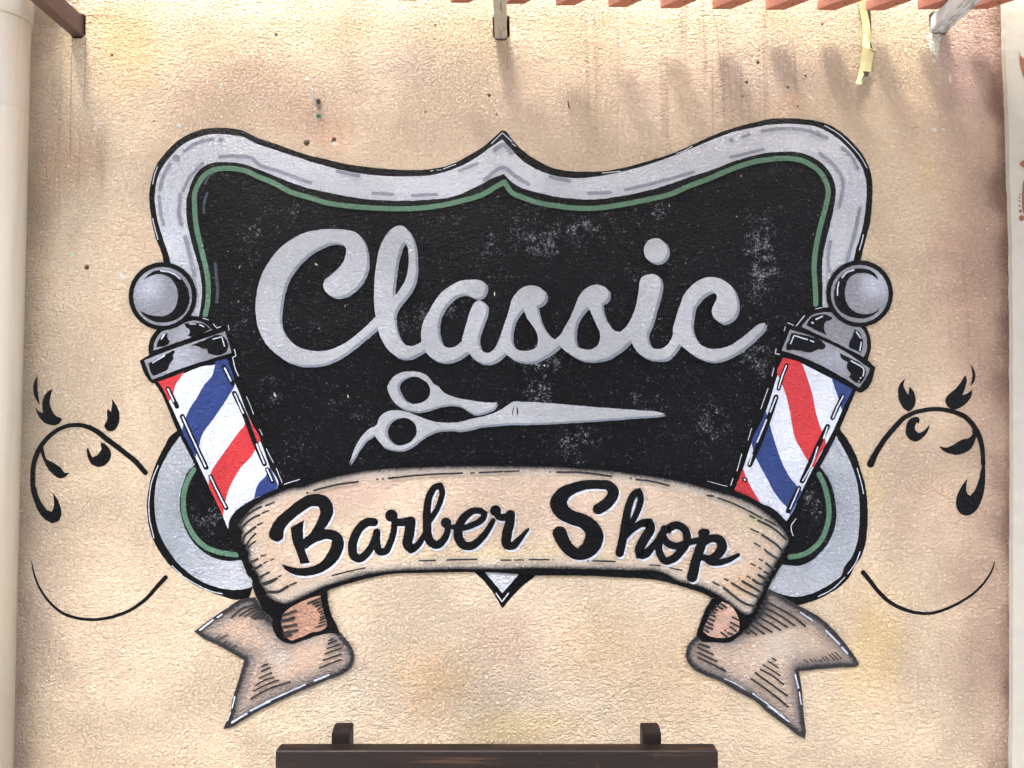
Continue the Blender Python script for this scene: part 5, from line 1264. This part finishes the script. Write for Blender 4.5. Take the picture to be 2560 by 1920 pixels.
# ------------------------------------------------------------------ black scroll flourishes beside the sign
def scroll(label, polys, lines, loc):
    f = Flat(LAY)
    for p in polys: f.poly(p)
    for p, w in lines: f.stroke(p, [x * SC for x in w])
    o = f.build('painted_flourish', M_BLACK)
    tag(o, label, 'flourish', 'black painted scrolls either side of the sign')
scroll('black leafy scroll painted between the drain pipe and the sign', [
    T(0, 2, 262, 850, 268, 930, 290, 1000, 330, 1100, 390, 1170, 450, 1205, 510, 1180, 530, 1110, 515, 1040, 480, 970, 455, 940, 465, 1000, 465, 1060, 445, 1105, 410, 1090, 370, 1040, 330, 960, 305, 880),
    T(0, 2, 345, 560, 375, 540, 385, 600, 400, 645, 460, 680, 530, 730, 560, 770, 600, 765, 570, 800, 520, 815, 470, 790, 420, 740, 385, 680, 360, 620),
    T(0, 2, 455, 42, 420, 60, 380, 110, 365, 180, 372, 250, 340, 240, 305, 195, 325, 260, 365, 320, 420, 350, 500, 350, 535, 310, 530, 295, 490, 280, 450, 230, 430, 160, 440, 90),
    T(0, 1, 327, 1588, 300, 1630) + T(0, 2, 287, 20, 288, 60, 300, 110, 320, 150, 345, 183, 332, 100, 325, 30) + T(0, 1, 322, 1640),
    T(0, 2, 968, 130, 1000, 175, 1030, 240, 1030, 310, 1005, 380, 950, 410, 915, 395, 900, 365, 905, 345, 925, 310, 925, 250, 930, 210, 958, 240, 968, 190),
    T(0, 2, 870, 505, 890, 510, 940, 550, 960, 600, 945, 660, 900, 705, 840, 715, 790, 690, 755, 620, 752, 560, 762, 545, 775, 590, 800, 635, 840, 615, 880, 560, 868, 520)],
    [(T(0, 2, 1255, 765, 1180, 680, 1060, 580, 940, 490, 820, 400, 720, 360, 620, 355, 530, 380, 450, 430, 380, 500, 320, 600, 290, 700, 282, 800, 284, 880), [46, 46, 46, 46, 45, 38, 36, 36, 38, 40, 44, 42, 42, 44])], None)
scroll('thin black arc painted below the leafy scroll beside the drain pipe', [],
    [(T(0, 2, 272, 1530, 285, 1600) + T(0, 3, 310, 30, 370, 150, 450, 250, 560, 330, 700, 370, 850, 375, 1000, 345, 1150, 280, 1270, 190, 1350, 100, 1430, 12), [6, 14, 18, 20, 22, 24, 26, 26, 28, 28, 32, 36, 40])], None)
scroll('black leafy scroll painted between the sign and the cream pillar', [
    T(3, 2, 1870, 640, 1878, 780, 1870, 900, 1840, 1020, 1780, 1110, 1710, 1138, 1650, 1110, 1625, 1040, 1635, 960, 1670, 890, 1722, 818, 1715, 880, 1720, 940, 1745, 965, 1780, 930, 1820, 830, 1845, 720),
    T(3, 2, 1760, 390, 1800, 440, 1790, 490, 1760, 550, 1700, 595, 1620, 612, 1560, 600, 1510, 575, 1480, 538, 1550, 548, 1610, 520, 1680, 480, 1740, 465, 1770, 430),
    T(3, 2, 1705, -78, 1718, -40, 1705, 30, 1680, 95, 1700, 92, 1740, 70, 1768, 45, 1755, 110, 1720, 160, 1660, 205, 1600, 228, 1550, 190, 1532, 150, 1550, 100, 1600, 60, 1655, 0),
    T(3, 1, 1748, 1490, 1783, 1540, 1793, 1590, 1782, 1640, 1748, 1682, 1765, 1620, 1765, 1560),
    T(3, 2, 1190, -47, 1172, 0, 1190, 60, 1213, 92, 1222, 20, 1255, 60, 1275, 120, 1270, 180, 1240, 225, 1215, 238, 1180, 220, 1140, 160, 1125, 90, 1130, 20, 1155, -20),
    T(3, 2, 1300, 285, 1312, 310, 1300, 345, 1285, 330, 1270, 360, 1275, 400, 1300, 425, 1340, 410, 1375, 375, 1398, 352, 1385, 400, 1340, 460, 1280, 498, 1225, 480, 1190, 430, 1195, 370, 1220, 310, 1260, 285)],
    [(T(3, 2, 885, 690, 930, 600, 1000, 490, 1090, 380, 1180, 290, 1290, 240, 1400, 220, 1510, 220, 1600, 240, 1690, 275, 1760, 340, 1810, 420, 1840, 500, 1856, 600, 1860, 690), [64, 50, 46, 46, 42, 38, 38, 38, 40, 42, 44, 48, 44, 38, 38])], None)
scroll('thin black arc painted below the leafy scroll beside the cream pillar', [],
    [(T(3, 2, 822, 1628) + T(3, 3, 860, 15, 950, 130, 1060, 230, 1180, 290, 1300, 320, 1420, 320, 1550, 280, 1680, 215, 1800, 130, 1880, 40) + T(3, 2, 1940, 1600, 1958, 1537), [42, 40, 36, 34, 32, 28, 26, 24, 22, 20, 18, 14, 8])], None)
